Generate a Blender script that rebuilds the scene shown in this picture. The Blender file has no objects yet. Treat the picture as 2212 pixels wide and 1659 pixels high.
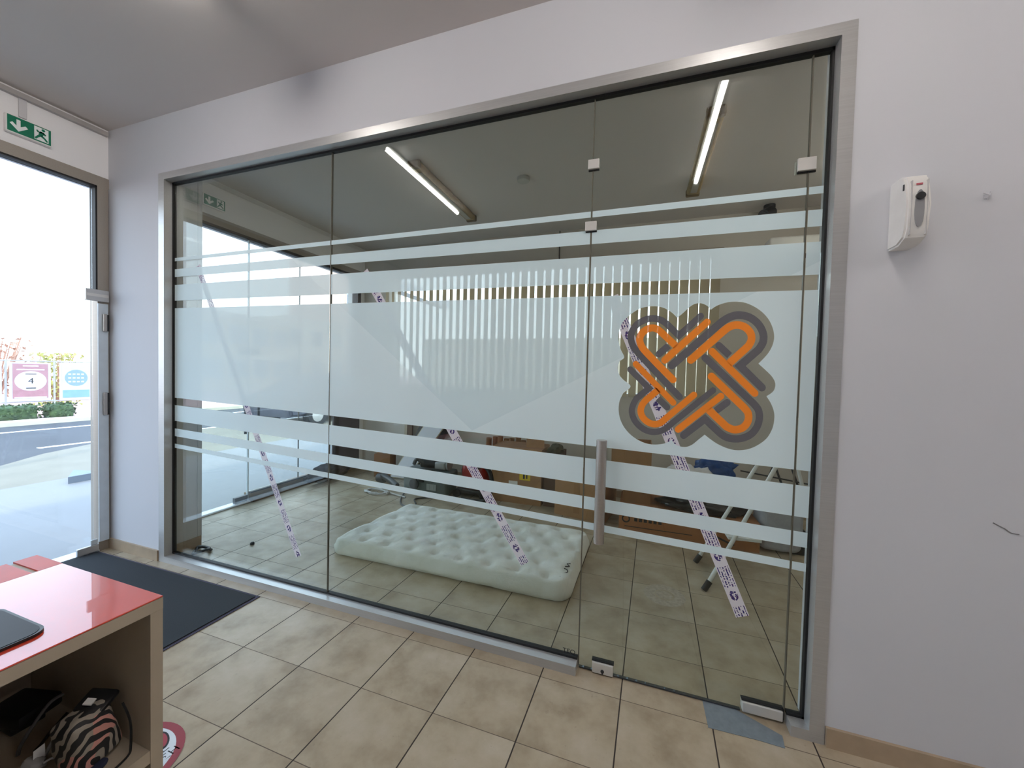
import bpy, bmesh, math, random
from mathutils import Vector, Matrix, Euler, noise as mnoise
from mathutils.geometry import delaunay_2d_cdt
random.seed(7)
S = bpy.context.scene
C = S.collection
PI = math.pi

# ------------------------------------------------------------------ camera
IW, IH = 2212, 1659
FPX = 818.9
YAW, PITCH, ROLL = 0.3236, -0.0276, 0.0247
CAM = Vector((3.7884, -1.7436, 1.40))
_fw = Vector((-math.sin(YAW)*math.cos(PITCH), math.cos(YAW)*math.cos(PITCH), math.sin(PITCH)))
_r0 = Vector((math.cos(YAW), math.sin(YAW), 0)); _u0 = _r0.cross(_fw)
_rt = _r0*math.cos(ROLL) + _u0*math.sin(ROLL)
_up = -_r0*math.sin(ROLL) + _u0*math.cos(ROLL)
cd = bpy.data.cameras.new('camera'); cam = bpy.data.objects.new('camera', cd); C.objects.link(cam)
cd.sensor_width = 36; cd.sensor_fit = 'HORIZONTAL'; cd.lens = FPX*36/IW; cd.clip_start = 0.02; cd.clip_end = 400
M = Matrix((_rt, _up, -_fw)).transposed().to_4x4(); M.translation = CAM
cam.matrix_world = M
S.camera = cam

def hit(px, py, ax, val):
    """point of the photograph -> point on a known plane of the place (axis ax = val)"""
    d = _fw + _rt*((px-IW/2)/FPX) - _up*((py-IH/2)/FPX)
    return CAM + d*((val-CAM[ax])/d[ax])

# ------------------------------------------------------------------ world, exposure
W = bpy.data.worlds.new('sky'); S.world = W; W.use_nodes = True
nt = W.node_tree; nt.nodes.clear()
out = nt.nodes.new('ShaderNodeOutputWorld'); bg = nt.nodes.new('ShaderNodeBackground')
tc = nt.nodes.new('ShaderNodeTexCoord'); sx = nt.nodes.new('ShaderNodeSeparateXYZ'); rp = nt.nodes.new('ShaderNodeValToRGB')
rp.color_ramp.elements[0].position = 0.0; rp.color_ramp.elements[0].color = (0.88, 0.95, 1.0, 1)
rp.color_ramp.elements[1].position = 0.6; rp.color_ramp.elements[1].color = (0.55, 0.74, 1.0, 1)
nt.links.new(tc.outputs['Generated'], sx.inputs[0]); nt.links.new(sx.outputs['Z'], rp.inputs[0])
nt.links.new(rp.outputs[0], bg.inputs[0]); nt.links.new(bg.outputs[0], out.inputs[0])
bg.inputs[1].default_value = 2.25
sd = bpy.data.lights.new('sun', 'SUN'); sun = bpy.data.objects.new('sun', sd); C.objects.link(sun)
sd.energy = 1.3; sd.angle = math.radians(3); sd.color = (1.0, .95, .86)
sun.rotation_euler = Vector((-.30, .70, -.66)).to_track_quat('-Z', 'Y').to_euler()
TUBE_STRENGTH = 36.0
S.view_settings.view_transform = 'Standard'
S.view_settings.look = 'None'
S.view_settings.exposure = 1.07
S.view_settings.gamma = 1.0
S.view_settings.use_curve_mapping = False
try:
    S.cycles.max_bounces = 14; S.cycles.transparent_max_bounces = 32
    S.cycles.diffuse_bounces = 6; S.cycles.glossy_bounces = 6; S.cycles.sample_clamp_indirect = 6.0
    S.cycles.caustics_reflective = False; S.cycles.use_denoising = True
except Exception:
    pass

# ------------------------------------------------------------------ materials
def lin(c):
    return tuple(((v/255.0)/12.92 if v <= 10 else (((v/255.0)+0.055)/1.055)**2.4) for v in c) + (1.0,)

class N:
    """tiny node helper"""
    def __init__(s, name):
        s.m = bpy.data.materials.new(name); s.m.use_nodes = True; s.t = s.m.node_tree; s.t.nodes.clear()
        s.out = s.t.nodes.new('ShaderNodeOutputMaterial')
    def n(s, typ, **kw):
        k = s.t.nodes.new(typ)
        for a, v in kw.items():
            if a.startswith('i_'):
                k.inputs[int(a[2:])].default_value = v
            else:
                setattr(k, a, v)
        return k
    def l(s, a, b): s.t.links.new(a, b)
    def pos(s): return s.n('ShaderNodeNewGeometry').outputs['Position']
    def obj(s): return s.n('ShaderNodeTexCoord').outputs['Object']
    def math(s, op, a, b=None, c=None):
        k = s.n('ShaderNodeMath', operation=op)
        for i, v in enumerate((a, b, c)):
            if v is None: continue
            if isinstance(v, (int, float)): k.inputs[i].default_value = v
            else: s.l(v, k.inputs[i])
        return k.outputs[0]
    def mix(s, f, a, b):
        k = s.n('ShaderNodeMix', data_type='RGBA')
        for i, v in ((0, f), (6, a), (7, b)):
            if isinstance(v, (int, float, tuple)): k.inputs[i].default_value = v
            else: s.l(v, k.inputs[i])
        return k.outputs[2]
    def noise(s, vec, scale, detail=4, rough=.55):
        k = s.n('ShaderNodeTexNoise'); k.inputs['Scale'].default_value = scale; k.inputs['Detail'].default_value = detail
        k.inputs['Roughness'].default_value = rough; s.l(vec, k.inputs['Vector']); return k.outputs['Fac']
    def ramp(s, f, stops):
        k = s.n('ShaderNodeValToRGB'); e = k.color_ramp.elements
        while len(e) < len(stops): e.new(0.5)
        for q, (p, c) in zip(e, stops): q.position = p; q.color = c
        s.l(f, k.inputs[0]); return k.outputs[0]
    def bsdf(s, col, rough=.5, metal=0., bump=None, bstr=.2, bdist=.002, **kw):
        b = s.n('ShaderNodeBsdfPrincipled')
        if isinstance(col, tuple): b.inputs['Base Color'].default_value = col
        else: s.l(col, b.inputs['Base Color'])
        if isinstance(rough, (int, float)): b.inputs['Roughness'].default_value = rough
        else: s.l(rough, b.inputs['Roughness'])
        b.inputs['Metallic'].default_value = metal
        for k, v in kw.items(): b.inputs[k.replace('_', ' ')].default_value = v
        if bump is not None:
            q = s.n('ShaderNodeBump'); q.inputs['Strength'].default_value = bstr; q.inputs['Distance'].default_value = bdist
            s.l(bump, q.inputs['Height']); s.l(q.outputs[0], b.inputs['Normal'])
        s.l(b.outputs[0], s.out.inputs[0]); s.b = b
        return s.m

MATS = {}
def mat(name, rgb, rough=.5, metal=0., var=.06, scale=9., **kw):
    """plain surface with a little procedural tone variation"""
    if name in MATS: return MATS[name]
    k = N(name); c = lin(rgb)
    f = k.noise(k.obj(), scale)
    lo = tuple(v*(1-var) for v in c[:3])+(1,); hi = tuple(min(1, v*(1+var)) for v in c[:3])+(1,)
    MATS[name] = k.bsdf(k.ramp(f, [(.3, lo), (.7, hi)]), rough, metal, **kw)
    return MATS[name]

def m_wall(name, rgb):
    k = N(name); p = k.pos(); c = lin(rgb)
    f = k.noise(p, 1.3, 3); g = k.noise(p, 160, 3)
    col = k.ramp(f, [(.25, tuple(v*.965 for v in c[:3])+(1,)), (.75, c)])
    return k.bsdf(col, .75, bump=g, bstr=.12, bdist=.001)
WALL = m_wall('wall_paint', (209, 210, 216))
WALL_FACADE = m_wall('facade_paint', (240, 239, 240))
CEIL = m_wall('ceiling_paint', (218, 211, 207))
BACKWALL = m_wall('back_room_paint', (206, 199, 190))
SOFFIT = m_wall('soffit_paint', (225, 225, 235))

def m_tiles():
    k = N('floor_tile'); p = k.pos(); s = k.n('ShaderNodeSeparateXYZ'); k.l(p, s.inputs[0])
    X, Y = s.outputs[0], s.outputs[1]
    u = k.math('DIVIDE', k.math('SUBTRACT', k.math('SUBTRACT', X, k.math('MULTIPLY', Y, .034)), 3.757), .3575)
    v = k.math('DIVIDE', k.math('ADD', Y, .062), .336)
    def edge(a, w):
        d = k.math('ABSOLUTE', k.math('SUBTRACT', k.math('FRACT', k.math('ADD', a, .5)), .5))
        return k.math('LESS_THAN', d, w)
    gu = edge(u, .0075); gv = edge(v, .0045)
    cell = k.n('ShaderNodeCombineXYZ')
    k.l(k.math('FLOOR', u), cell.inputs[0]); k.l(k.math('FLOOR', v), cell.inputs[1])
    wn = k.n('ShaderNodeTexWhiteNoise', noise_dimensions='2D'); k.l(cell.outputs[0], wn.inputs['Vector'])
    off = k.n('ShaderNodeVectorMath', operation='SCALE'); k.l(wn.outputs['Color'], off.inputs[0]); off.inputs[3].default_value = 7.
    ad = k.n('ShaderNodeVectorMath', operation='ADD'); k.l(p, ad.inputs[0]); k.l(off.outputs[0], ad.inputs[1])
    f = k.noise(ad.outputs[0], 5.5, 6, .6)
    base = k.ramp(f, [(.28, lin((148, 132, 110))), (.5, lin((175, 161, 138))), (.75, lin((192, 180, 161)))])
    scr = k.noise(ad.outputs[0], 34, 5, .7)
    base = k.mix(k.math('MULTIPLY', k.math('GREATER_THAN', scr, .66), .22), base, lin((118, 103, 90)))
    tone = k.mix(k.math('MULTIPLY', wn.outputs['Value'], .16), base, lin((160, 144, 121)))
    col = k.mix(gv, tone, lin((104, 92, 80)))
    col = k.mix(gu, col, lin((58, 50, 45)))
    g = k.math('MAXIMUM', gu, gv)
    r = k.math('ADD', .36, k.math('MULTIPLY', g, .5))
    return k.bsdf(col, r, bump=k.math('SUBTRACT', 1., g), bstr=.4, bdist=.002, Specular_IOR_Level=.36)
TILES = m_tiles()

def m_glass(name, tint, refl=1.0):
    k = N(name)
    tr = k.n('ShaderNodeBsdfTransparent'); tr.inputs[0].default_value = tint
    gl = k.n('ShaderNodeBsdfGlossy'); gl.inputs['Roughness'].default_value = 0.0; gl.inputs[0].default_value = (.94, .98, 1, 1)
    g = k.n('ShaderNodeNewGeometry'); fr = k.n('ShaderNodeFresnel')
    k.l(k.math('SUBTRACT', 1.5, k.math('MULTIPLY', g.outputs['Backfacing'], 1.5-1/1.5)), fr.inputs[0])
    mx = k.n('ShaderNodeMixShader'); k.l(k.math('MULTIPLY', fr.outputs[0], refl), mx.inputs[0])
    k.l(tr.outputs[0], mx.inputs[1]); k.l(gl.outputs[0], mx.inputs[2]); k.l(mx.outputs[0], k.out.inputs[0])
    return k.m
GLASS = m_glass('tinted_glass', (.895, .918, .882, 1), .85)
CLEAR = m_glass('clear_glass', (.96, .98, .985, 1))

def m_film(name, rgb, opac, trans=.35):
    k = N(name)
    d = k.n('ShaderNodeBsdfDiffuse'); d.inputs[0].default_value = lin(rgb)
    t = k.n('ShaderNodeBsdfTranslucent'); t.inputs[0].default_value = lin(rgb)
    m1 = k.n('ShaderNodeMixShader'); m1.inputs[0].default_value = trans
    k.l(d.outputs[0], m1.inputs[1]); k.l(t.outputs[0], m1.inputs[2])
    tr = k.n('ShaderNodeBsdfTransparent')
    m2 = k.n('ShaderNodeMixShader'); m2.inputs[0].default_value = opac
    k.l(tr.outputs[0], m2.inputs[1]); k.l(m1.outputs[0], m2.inputs[2]); k.l(m2.outputs[0], k.out.inputs[0])
    return k.m
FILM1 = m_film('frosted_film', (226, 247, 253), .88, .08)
FILM_SHEEN = m_film('frosted_film_sheen', (230, 248, 253), .95, .08)  # paler, denser film tone: a reflection streak painted into the film
ORANGE = m_film('orange_vinyl', (255, 148, 56), .97, .05)
DGREY = m_film('grey_vinyl', (108, 106, 111), .97, .05)

ALU = None
def m_alu(name, rgb, rough=.38):
    k = N(name); p = k.obj(); mp = k.n('ShaderNodeMapping'); mp.inputs['Scale'].default_value = (2, 90, 90); k.l(p, mp.inputs[0])
    f = k.noise(mp.outputs[0], 3, 3); c = lin(rgb)
    return k.bsdf(k.ramp(f, [(.3, tuple(v*.9 for v in c[:3])+(1,)), (.7, c)]), rough, .55)
ALU = m_alu('brushed_aluminium', (196, 196, 196))
BEIGE_ALU = m_alu('beige_aluminium', (168, 160, 150), .5)
STEEL = m_alu('brushed_steel', (176, 170, 164), .25)
FITTING = mat('satin_fitting', (214, 212, 208), .4, .3)
BLACK = mat('black_rubber', (14, 14, 16), .6)
BLACKP = mat('black_plastic', (24, 25, 28), .4)
DARK = mat('dark_plastic', (52, 54, 58), .45)
SEAL = mat('joint_seal', (96, 92, 80), .4)
WHITE_P = mat('white_plastic', (232, 230, 227), .35)
CREAM = mat('cream_laminate', (178, 166, 148), .5, var=.04)
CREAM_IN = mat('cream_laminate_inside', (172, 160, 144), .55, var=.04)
SKIRT = mat('skirting_tile', (172, 152, 128), .4, var=.1)
GREENP = mat('exit_green', (10, 118, 88), .4)
WHITEPR = mat('print_white', (240, 243, 242), .5)
def m_red():
    k = N('glossy_red'); f = k.noise(k.obj(), 4)
    k.bsdf(k.ramp(f, [(.3, lin((206, 62, 38))), (.7, lin((214, 70, 44)))]), .35, Coat_Weight=.72, Coat_Roughness=.015, Coat_IOR=1.85)
    return k.m
RED = m_red()
REDM = mat('satin_red', (206, 66, 46), .45)
CARD = mat('cardboard', (162, 122, 84), .8, var=.08, scale=14)
CARD_D = mat('cardboard_dark', (134, 92, 56), .8, var=.1, scale=14)
CARD_O = mat('cardboard_orange', (160, 104, 62), .75, var=.08, scale=10)
PAPER = mat('white_paper', (228, 228, 226), .7, var=.02)
YELLOW = mat('yellow_sticker', (228, 196, 20), .5)
BLUE = mat('blue_print', (74, 120, 168), .5)
INK = mat('black_ink', (22, 20, 22), .6)
FABW = mat('white_cloth', (212, 212, 214), .9, var=.08, scale=22)
FABG = mat('grey_cloth', (178, 180, 188), .9, var=.1, scale=22)
BLUEBAG = mat('blue_bag_plastic', (28, 74, 140), .35, var=.2, scale=20)
REDV = mat('vacuum_red', (150, 24, 24), .3)
TOOLG = mat('toolbox_grey_green', (92, 104, 102), .5)
LADDER = mat('white_ladder_paint', (226, 227, 224), .4)
WOOD = mat('brown_wood', (92, 66, 46), .6, var=.2, scale=30)
YELLOWED = mat('yellowed_plastic', (158, 136, 92), .5, var=.25, scale=18)
MATTM = mat('doormat_ribbed', (42, 47, 52), .95, var=.15, scale=200)
MATTE = mat('doormat_edge', (70, 66, 84), .8)

def m_mattress():
    k = N('mattress_fabric'); p = k.obj(); f = k.noise(p, 7, 5); g = k.noise(p, 26, 6, .65)
    col = k.ramp(f, [(.3, lin((228, 228, 219))), (.7, lin((244, 245, 242)))])
    return k.bsdf(col, .85, bump=g, bstr=.5, bdist=.012)
MATTRESS = m_mattress()

def m_emit(name, rgb, st):
    k = N(name); e = k.n('ShaderNodeEmission'); e.inputs[0].default_value = rgb; e.inputs[1].default_value = st
    k.l(e.outputs[0], k.out.inputs[0]); return k.m
TUBE = m_emit('lamp_tube', (1.0, .94, .88, 1), TUBE_STRENGTH)

def m_tape():
    k = N('printed_tape'); uv = k.n('ShaderNodeUVMap').outputs[0]; s = k.n('ShaderNodeSeparateXYZ'); k.l(uv, s.inputs[0])
    U, V = s.outputs[0], s.outputs[1]            # U along the tape (metres), V across 0..1
    ph = k.math('FRACT', k.math('DIVIDE', U, .17))
    isblob = k.math('LESS_THAN', ph, .30)
    cx = k.math('DIVIDE', k.math('SUBTRACT', ph, .15), .13); cy = k.math('DIVIDE', k.math('SUBTRACT', V, .5), .30)
    rr = k.math('ADD', k.math('MULTIPLY', cx, cx), k.math('MULTIPLY', cy, cy))
    n1 = k.noise(uv, 60, 3)
    mp = k.n('ShaderNodeMapping'); mp.inputs['Scale'].default_value = (60, 3.2, 1); k.l(uv, mp.inputs[0])
    nb = k.noise(mp.outputs[0], 1.6, 2)
    blob = k.math('MULTIPLY', isblob, k.math('MULTIPLY', k.math('LESS_THAN', rr, 1.), k.math('GREATER_THAN', nb, .48)))
    rows = k.math('LESS_THAN', k.math('ABSOLUTE', k.math('SUBTRACT', k.math('FRACT', k.math('MULTIPLY', V, 5.)), .5)), .26)
    mp2 = k.n('ShaderNodeMapping'); mp2.inputs['Scale'].default_value = (190, 5, 1); k.l(uv, mp2.inputs[0])
    let = k.math('GREATER_THAN', k.noise(mp2.outputs[0], 1., 1), .47)
    istext = k.math('MULTIPLY', k.math('GREATER_THAN', ph, .42), k.math('LESS_THAN', ph, .94))
    inside = k.math('LESS_THAN', k.math('ABSOLUTE', k.math('SUBTRACT', V, .5)), .42)
    text = k.math('MULTIPLY', k.math('MULTIPLY', istext, inside), k.math('MULTIPLY', rows, let))
    mask = k.math('MAXIMUM', blob, text)
    ink = k.mix(k.math('GREATER_THAN', n1, .60), lin((62, 58, 128)), lin((150, 70, 96)))
    col = k.mix(mask, lin((242, 236, 246)), ink)
    d = k.n('ShaderNodeBsdfDiffuse'); k.l(col, d.inputs[0]); t = k.n('ShaderNodeBsdfTranslucent'); k.l(col, t.inputs[0])
    m1 = k.n('ShaderNodeMixShader'); m1.inputs[0].default_value = .25; k.l(d.outputs[0], m1.inputs[1]); k.l(t.outputs[0], m1.inputs[2])
    tr = k.n('ShaderNodeBsdfTransparent'); m2 = k.n('ShaderNodeMixShader'); m2.inputs[0].default_value = .9
    k.l(tr.outputs[0], m2.inputs[1]); k.l(m1.outputs[0], m2.inputs[2]); k.l(m2.outputs[0], k.out.inputs[0])
    return k.m
TAPE = m_tape()

def m_bag():
    k = N('patterned_bag'); p = k.obj(); mp = k.n('ShaderNodeMapping'); mp.inputs['Scale'].default_value = (40, 34, 26)
    mp.inputs['Rotation'].default_value = (.4, .3, .5); k.l(p, mp.inputs[0])
    w = k.n('ShaderNodeTexWave', wave_type='RINGS'); w.inputs['Scale'].default_value = .45; w.inputs['Distortion'].default_value = 14.; w.inputs['Detail'].default_value = 2.; w.inputs['Detail Scale'].default_value = .8
    k.l(mp.outputs[0], w.inputs['Vector'])
    q = k.noise(p, 9, 2)
    light = k.mix(k.math('GREATER_THAN', q, .52), lin((150, 142, 130)), lin((196, 140, 130)))
    col = k.mix(k.math('LESS_THAN', w.outputs['Fac'], .52), light, lin((26, 26, 28)))
    return k.bsdf(col, .6)
BAG = m_bag()

def m_leaf(name, a, b):
    k = N(name); f = k.noise(k.pos(), 11, 3); return k.bsdf(k.ramp(f, [(.3, lin(a)), (.7, lin(b))]), .7)
LEAF = m_leaf('hedge_leaf', (38, 56, 36), (84, 108, 66)); LEAF2 = m_leaf('pale_leaf', (150, 160, 90), (190, 186, 110))
TWIG = mat('twig', (168, 130, 110), .8)
def m_road():
    k = N('asphalt'); p = k.pos(); f = k.noise(p, .6, 3); g = k.noise(p, 60, 3)
    return k.bsdf(k.ramp(f, [(.3, lin((56, 58, 63))), (.7, lin((68, 70, 75)))]), .7, bump=g, bstr=.3)
ASPHALT = m_road()
PAVE = mat('pale_paving', (128, 128, 129), .6, var=.04, scale=2)
PAVE2 = mat('cream_paving', (128, 123, 110), .8, var=.07, scale=3)
KERB = mat('cream_kerb', (214, 208, 188), .8, var=.07, scale=5)
PINKP = mat('red_paving', (206, 168, 164), .8, var=.06, scale=4)
LINEW = mat('road_line_white', (238, 238, 236), .7)

# ------------------------------------------------------------------ mesh helpers
class MB:
    def __init__(s): s.bm = bmesh.new(); s.uv = None
    def box(s, x0, x1, y0, y1, z0, z1, rot=None, piv=None):
        r = bmesh.ops.create_cube(s.bm, size=1)
        mm = Matrix.Translation(((x0+x1)/2, (y0+y1)/2, (z0+z1)/2)) @ Matrix.Diagonal((abs(x1-x0), abs(y1-y0), abs(z1-z0), 1))
        if rot is not None:
            pv = Vector(piv if piv else ((x0+x1)/2, (y0+y1)/2, (z0+z1)/2))
            mm = Matrix.Translation(pv) @ Euler(rot).to_matrix().to_4x4() @ Matrix.Translation(-pv) @ mm
        bmesh.ops.transform(s.bm, matrix=mm, verts=r['verts']); return s
    def rbox(s, x0, x1, y0, y1, z0, z1, r=.01, seg=3, rot=None, piv=None):
        t = MB().box(x0, x1, y0, y1, z0, z1)
        bmesh.ops.bevel(t.bm, geom=t.bm.edges[:], offset=r, segments=seg, affect='EDGES', profile=.5)
        if rot is not None:
            pv = Vector(piv if piv else ((x0+x1)/2, (y0+y1)/2, (z0+z1)/2))
            mm = Matrix.Translation(pv) @ Euler(rot).to_matrix().to_4x4() @ Matrix.Translation(-pv)
            bmesh.ops.transform(t.bm, matrix=mm, verts=t.bm.verts[:])
        return s.add(t)
    def add(s, t, mm=None):
        me = bpy.data.meshes.new('tmp'); t.bm.to_mesh(me); t.bm.free()
        if mm is not None: me.transform(mm)
        s.bm.from_mesh(me); bpy.data.meshes.remove(me); return s
    def tube(s, pts, r, seg=8, cap=True):
        pts = [Vector(p) for p in pts]; rs = r if isinstance(r, (list, tuple)) else [r]*len(pts)
        rings = []; nrm = None
        for i, p in enumerate(pts):
            d = (pts[min(i+1, len(pts)-1)] - pts[max(i-1, 0)]).normalized()
            if nrm is None:
                nrm = d.orthogonal().normalized()
            else:
                nrm = (nrm - d*nrm.dot(d)); nrm = nrm.normalized() if nrm.length > 1e-6 else d.orthogonal().normalized()
            b = d.cross(nrm)
            rings.append([s.bm.verts.new(p + (nrm*math.cos(a)+b*math.sin(a))*rs[i]) for a in (2*PI*j/seg for j in range(seg))])
        for a, b in zip(rings, rings[1:]):
            for j in range(seg):
                s.bm.faces.new((a[j], a[(j+1) % seg], b[(j+1) % seg], b[j]))
        if cap:
            s.bm.faces.new(rings[0][::-1]); s.bm.faces.new(rings[-1])
        return s
    def lathe(s, prof, c=(0, 0, 0), axis='Z', seg=24):
        c = Vector(c); rings = []
        for r, h in prof:
            ring = []
            for j in range(seg):
                a = 2*PI*j/seg; u, v = max(r, 1e-4)*math.cos(a), max(r, 1e-4)*math.sin(a)
                q = {'Z': (u, v, h), 'Y': (v, h, u), 'X': (h, u, v)}[axis]
                ring.append(s.bm.verts.new(c+Vector(q)))
            rings.append(ring)
        for a, b in zip(rings, rings[1:]):
            for j in range(seg): s.bm.faces.new((a[j], a[(j+1) % seg], b[(j+1) % seg], b[j]))
        s.bm.faces.new(rings[0][::-1]); s.bm.faces.new(rings[-1]); return s
    def poly(s, pts): 
        s.bm.faces.new([s.bm.verts.new(Vector(p)) for p in pts]); return s
    def prism(s, pts, d):
        """extrude a planar outline along vector d"""
        d = Vector(d); a = [s.bm.verts.new(Vector(p)) for p in pts]; b = [s.bm.verts.new(Vector(p)+d) for p in pts]
        n = len(a); s.bm.faces.new(a[::-1]); s.bm.faces.new(b)
        for i in range(n): s.bm.faces.new((a[i], a[(i+1) % n], b[(i+1) % n], b[i]))
        return s
    def blob(s, c, r, sub=3, amp=.2, fr=2., seed=0, flat=0.):
        t = bmesh.new(); bmesh.ops.create_icosphere(t, subdivisions=sub, radius=1)
        for v in t.verts:
            n = mnoise.noise(v.co*fr+Vector((seed, seed*1.7, 0)))+.5*mnoise.noise(v.co*fr*2.7+Vector((0, seed, 3)))
            v.co = v.co*(1+amp*n)
            if flat and v.co.z < -flat: v.co.z = -flat
        mm = Matrix.Translation(c) @ Matrix.Diagonal((r[0], r[1], r[2], 1))
        bmesh.ops.transform(t, matrix=mm, verts=t.verts[:])
        me = bpy.data.meshes.new('tmp'); t.to_mesh(me); t.free(); s.bm.from_mesh(me); bpy.data.meshes.remove(me); return s

def finish(name, mb, mats, parent=None, smooth=False, base=None, recalc=True):
    """link a mesh written in world coordinates; its origin goes to `base` (or to its parent)"""
    if recalc: bmesh.ops.recalc_face_normals(mb.bm, faces=mb.bm.faces[:])
    me = bpy.data.meshes.new(name); mb.bm.to_mesh(me); mb.bm.free()
    for m in (mats if isinstance(mats, (list, tuple)) else [mats]): me.materials.append(m)
    if smooth:
        for p in me.polygons: p.use_smooth = True
        if smooth != 'all':
            try: me.set_sharp_from_angle(angle=math.radians(38))
            except Exception: pass
    o = bpy.data.objects.new(name, me); C.objects.link(o)
    if base is None:
        if parent is not None:
            q = Vector((0, 0, 0)); pp = parent
            while pp: q += pp.location; pp = pp.parent
            base = q
        else:
            base = Vector((0, 0, 0))
    base = Vector(base); me.transform(Matrix.Translation(-base))
    if parent is not None:
        o.parent = parent; q = Vector((0, 0, 0)); pp = parent
        while pp: q += pp.location; pp = pp.parent
        o.location = base - q
    else:
        o.location = base
    return o
def struct(name, mb, m, parent=None):
    o = finish(name, mb, m, parent); 
    if parent is None: o['kind'] = 'structure'
    return o
def sub(name, loc, parent):
    o = bpy.data.objects.new(name, None); C.objects.link(o); o.empty_display_size = .1; o.parent = parent
    q = Vector((0, 0, 0)); pp = parent
    while pp: q += pp.location; pp = pp.parent
    o.location = Vector(loc)-q; return o
def thing(name, loc, label, cat, group=None):
    o = bpy.data.objects.new(name, None); C.objects.link(o); o.location = loc; o.empty_display_size = .1
    o['label'] = label; o['category'] = cat
    if group: o['group'] = group
    return o
def tag(o, label, cat, group=None, kind=None):
    o['label'] = label; o['category'] = cat
    if group: o['group'] = group
    if kind: o['kind'] = kind
    return o
def bb_base(mb):
    v = [x.co for x in mb.bm.verts]
    return Vector(((min(p.x for p in v)+max(p.x for p in v))/2, (min(p.y for p in v)+max(p.y for p in v))/2, min(p.z for p in v)))
def single(name, mb, m, label, cat, group=None, smooth=False):
    return tag(finish(name, mb, m, None, smooth, bb_base(mb)), label, cat, group)
def bez(pts, n=8):
    """smooth curve through points"""
    P = [Vector(p) for p in pts]; o = []
    for i in range(len(P)-1):
        a, b, c, d = P[max(i-1, 0)], P[i], P[i+1], P[min(i+2, len(P)-1)]
        for j in range(n):
            t = j/n
            o.append(.5*((2*b)+(c-a)*t+(2*a-5*b+4*c-d)*t*t+(3*b-a-3*c+d)*t**3))
    o.append(P[-1]); return o
def text_mb(body, size, mm, depth=.0):
    cu = bpy.data.curves.new('txt', 'FONT'); cu.body = body; cu.size = size; cu.extrude = depth; cu.align_x = 'CENTER'
    ob = bpy.data.objects.new('txt', cu); C.objects.link(ob)
    me = bpy.data.meshes.new_from_object(ob.evaluated_get(bpy.context.evaluated_depsgraph_get()))
    t = MB(); t.bm.from_mesh(me); bmesh.ops.transform(t.bm, matrix=mm, verts=t.bm.verts[:])
    bpy.data.objects.remove(ob); bpy.data.curves.remove(cu); bpy.data.meshes.remove(me); return t

# ------------------------------------------------------------------ the setting
H = 3.12; BW = 2.78; RX = 7.0; RY = -6.0; BRX = 6.0
GY = .055                                            # front face of the glass
GX0, GX1, GZ1 = .5754, 4.5058, 2.727                 # outside of the aluminium frame
struct('floor', MB().box(0, RX, RY, BW, -.1, 0), TILES)
struct('ceiling', MB().box(-.25, RX+.2, RY-.2, BW+.2, H, H+.2), CEIL)
# partition with the glass: column at the left, header, right wall
struct('wall_partition_left', MB().box(0, GX0, 0, .27, 0, H), WALL)
struct('wall_partition_header', MB().box(GX0, GX1, 0, .10, GZ1, H), WALL)
struct('wall_partition_right', MB().box(GX1-.03, RX, .078, .16, 0, H).box(GX1, RX, 0, .08, 0, H), WALL)
struct('wall_right', MB().box(RX, RX+.2, RY, 0, 0, H), WALL)
struct('wall_rear', MB().box(0, RX, RY-.2, RY, 0, H), WALL)
WX0, WX1, WZ0, WZ1 = .42, 4.52, 1.20, 2.72           # window behind the vertical blind
struct('wall_back', MB().box(-.2, WX0, BW, BW+.2, 0, H).box(WX1, BRX, BW, BW+.2, 0, H).box(WX0, WX1, BW, BW+.2, 0, WZ0).box(WX0, WX1, BW, BW+.2, WZ1, H), BACKWALL)
struct('window_9', MB().box(WX0, WX1, BW+.12, BW+.13, WZ0, WZ1), CLEAR)
struct('wall_yard', MB().box(-1, 9, 6.0, 6.2, -.1, 2.15), mat('yard_wall', (176, 166, 150), .85))
struct('ground_yard', MB().box(-.2, 9, BW+.2, 6.0, -.2, -.05), mat('yard_floor', (150, 144, 134), .85))
struct('wall_back_right', MB().box(BRX, BRX+.2, .16, BW, 0, H), BACKWALL)
# facade with the street openings
fb = MB().box(-.22, 0, RY, BW, 2.765, H)
fb.box(-.22, 0, RY, -5.8, 0, 2.765).box(-.22, 0, -3.4, -2.2, 0, 2.765).box(-.22, 0, -5.8, -3.4, 0, .5)  # rear opening is unseen, added to let more daylight in
fb.box(-.22, 0, 0, .56, 0, 2.765)
fb.box(-.22, 0, 2.70, BW, 0, 2.765)
struct('wall_facade', fb, WALL_FACADE)
struct('trim_soffit', MB().box(-.45, -.22, RY, BW+3, 2.80, 3.0), SOFFIT)
struct('baseboard_left', MB().box(.0, GX0-.004, -.012, 0, 0, .075), SKIRT)
struct('baseboard_right', MB().box(GX1+.004, RX, -.012, 0, 0, .075), SKIRT)
struct('baseboard_column', MB().box(GX0, GX0+.01, .075, .27, 0, .075), SKIRT)
struct('baseboard_back', MB().box(0, BRX, BW-.012, BW, 0, .075), SKIRT)

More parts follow.
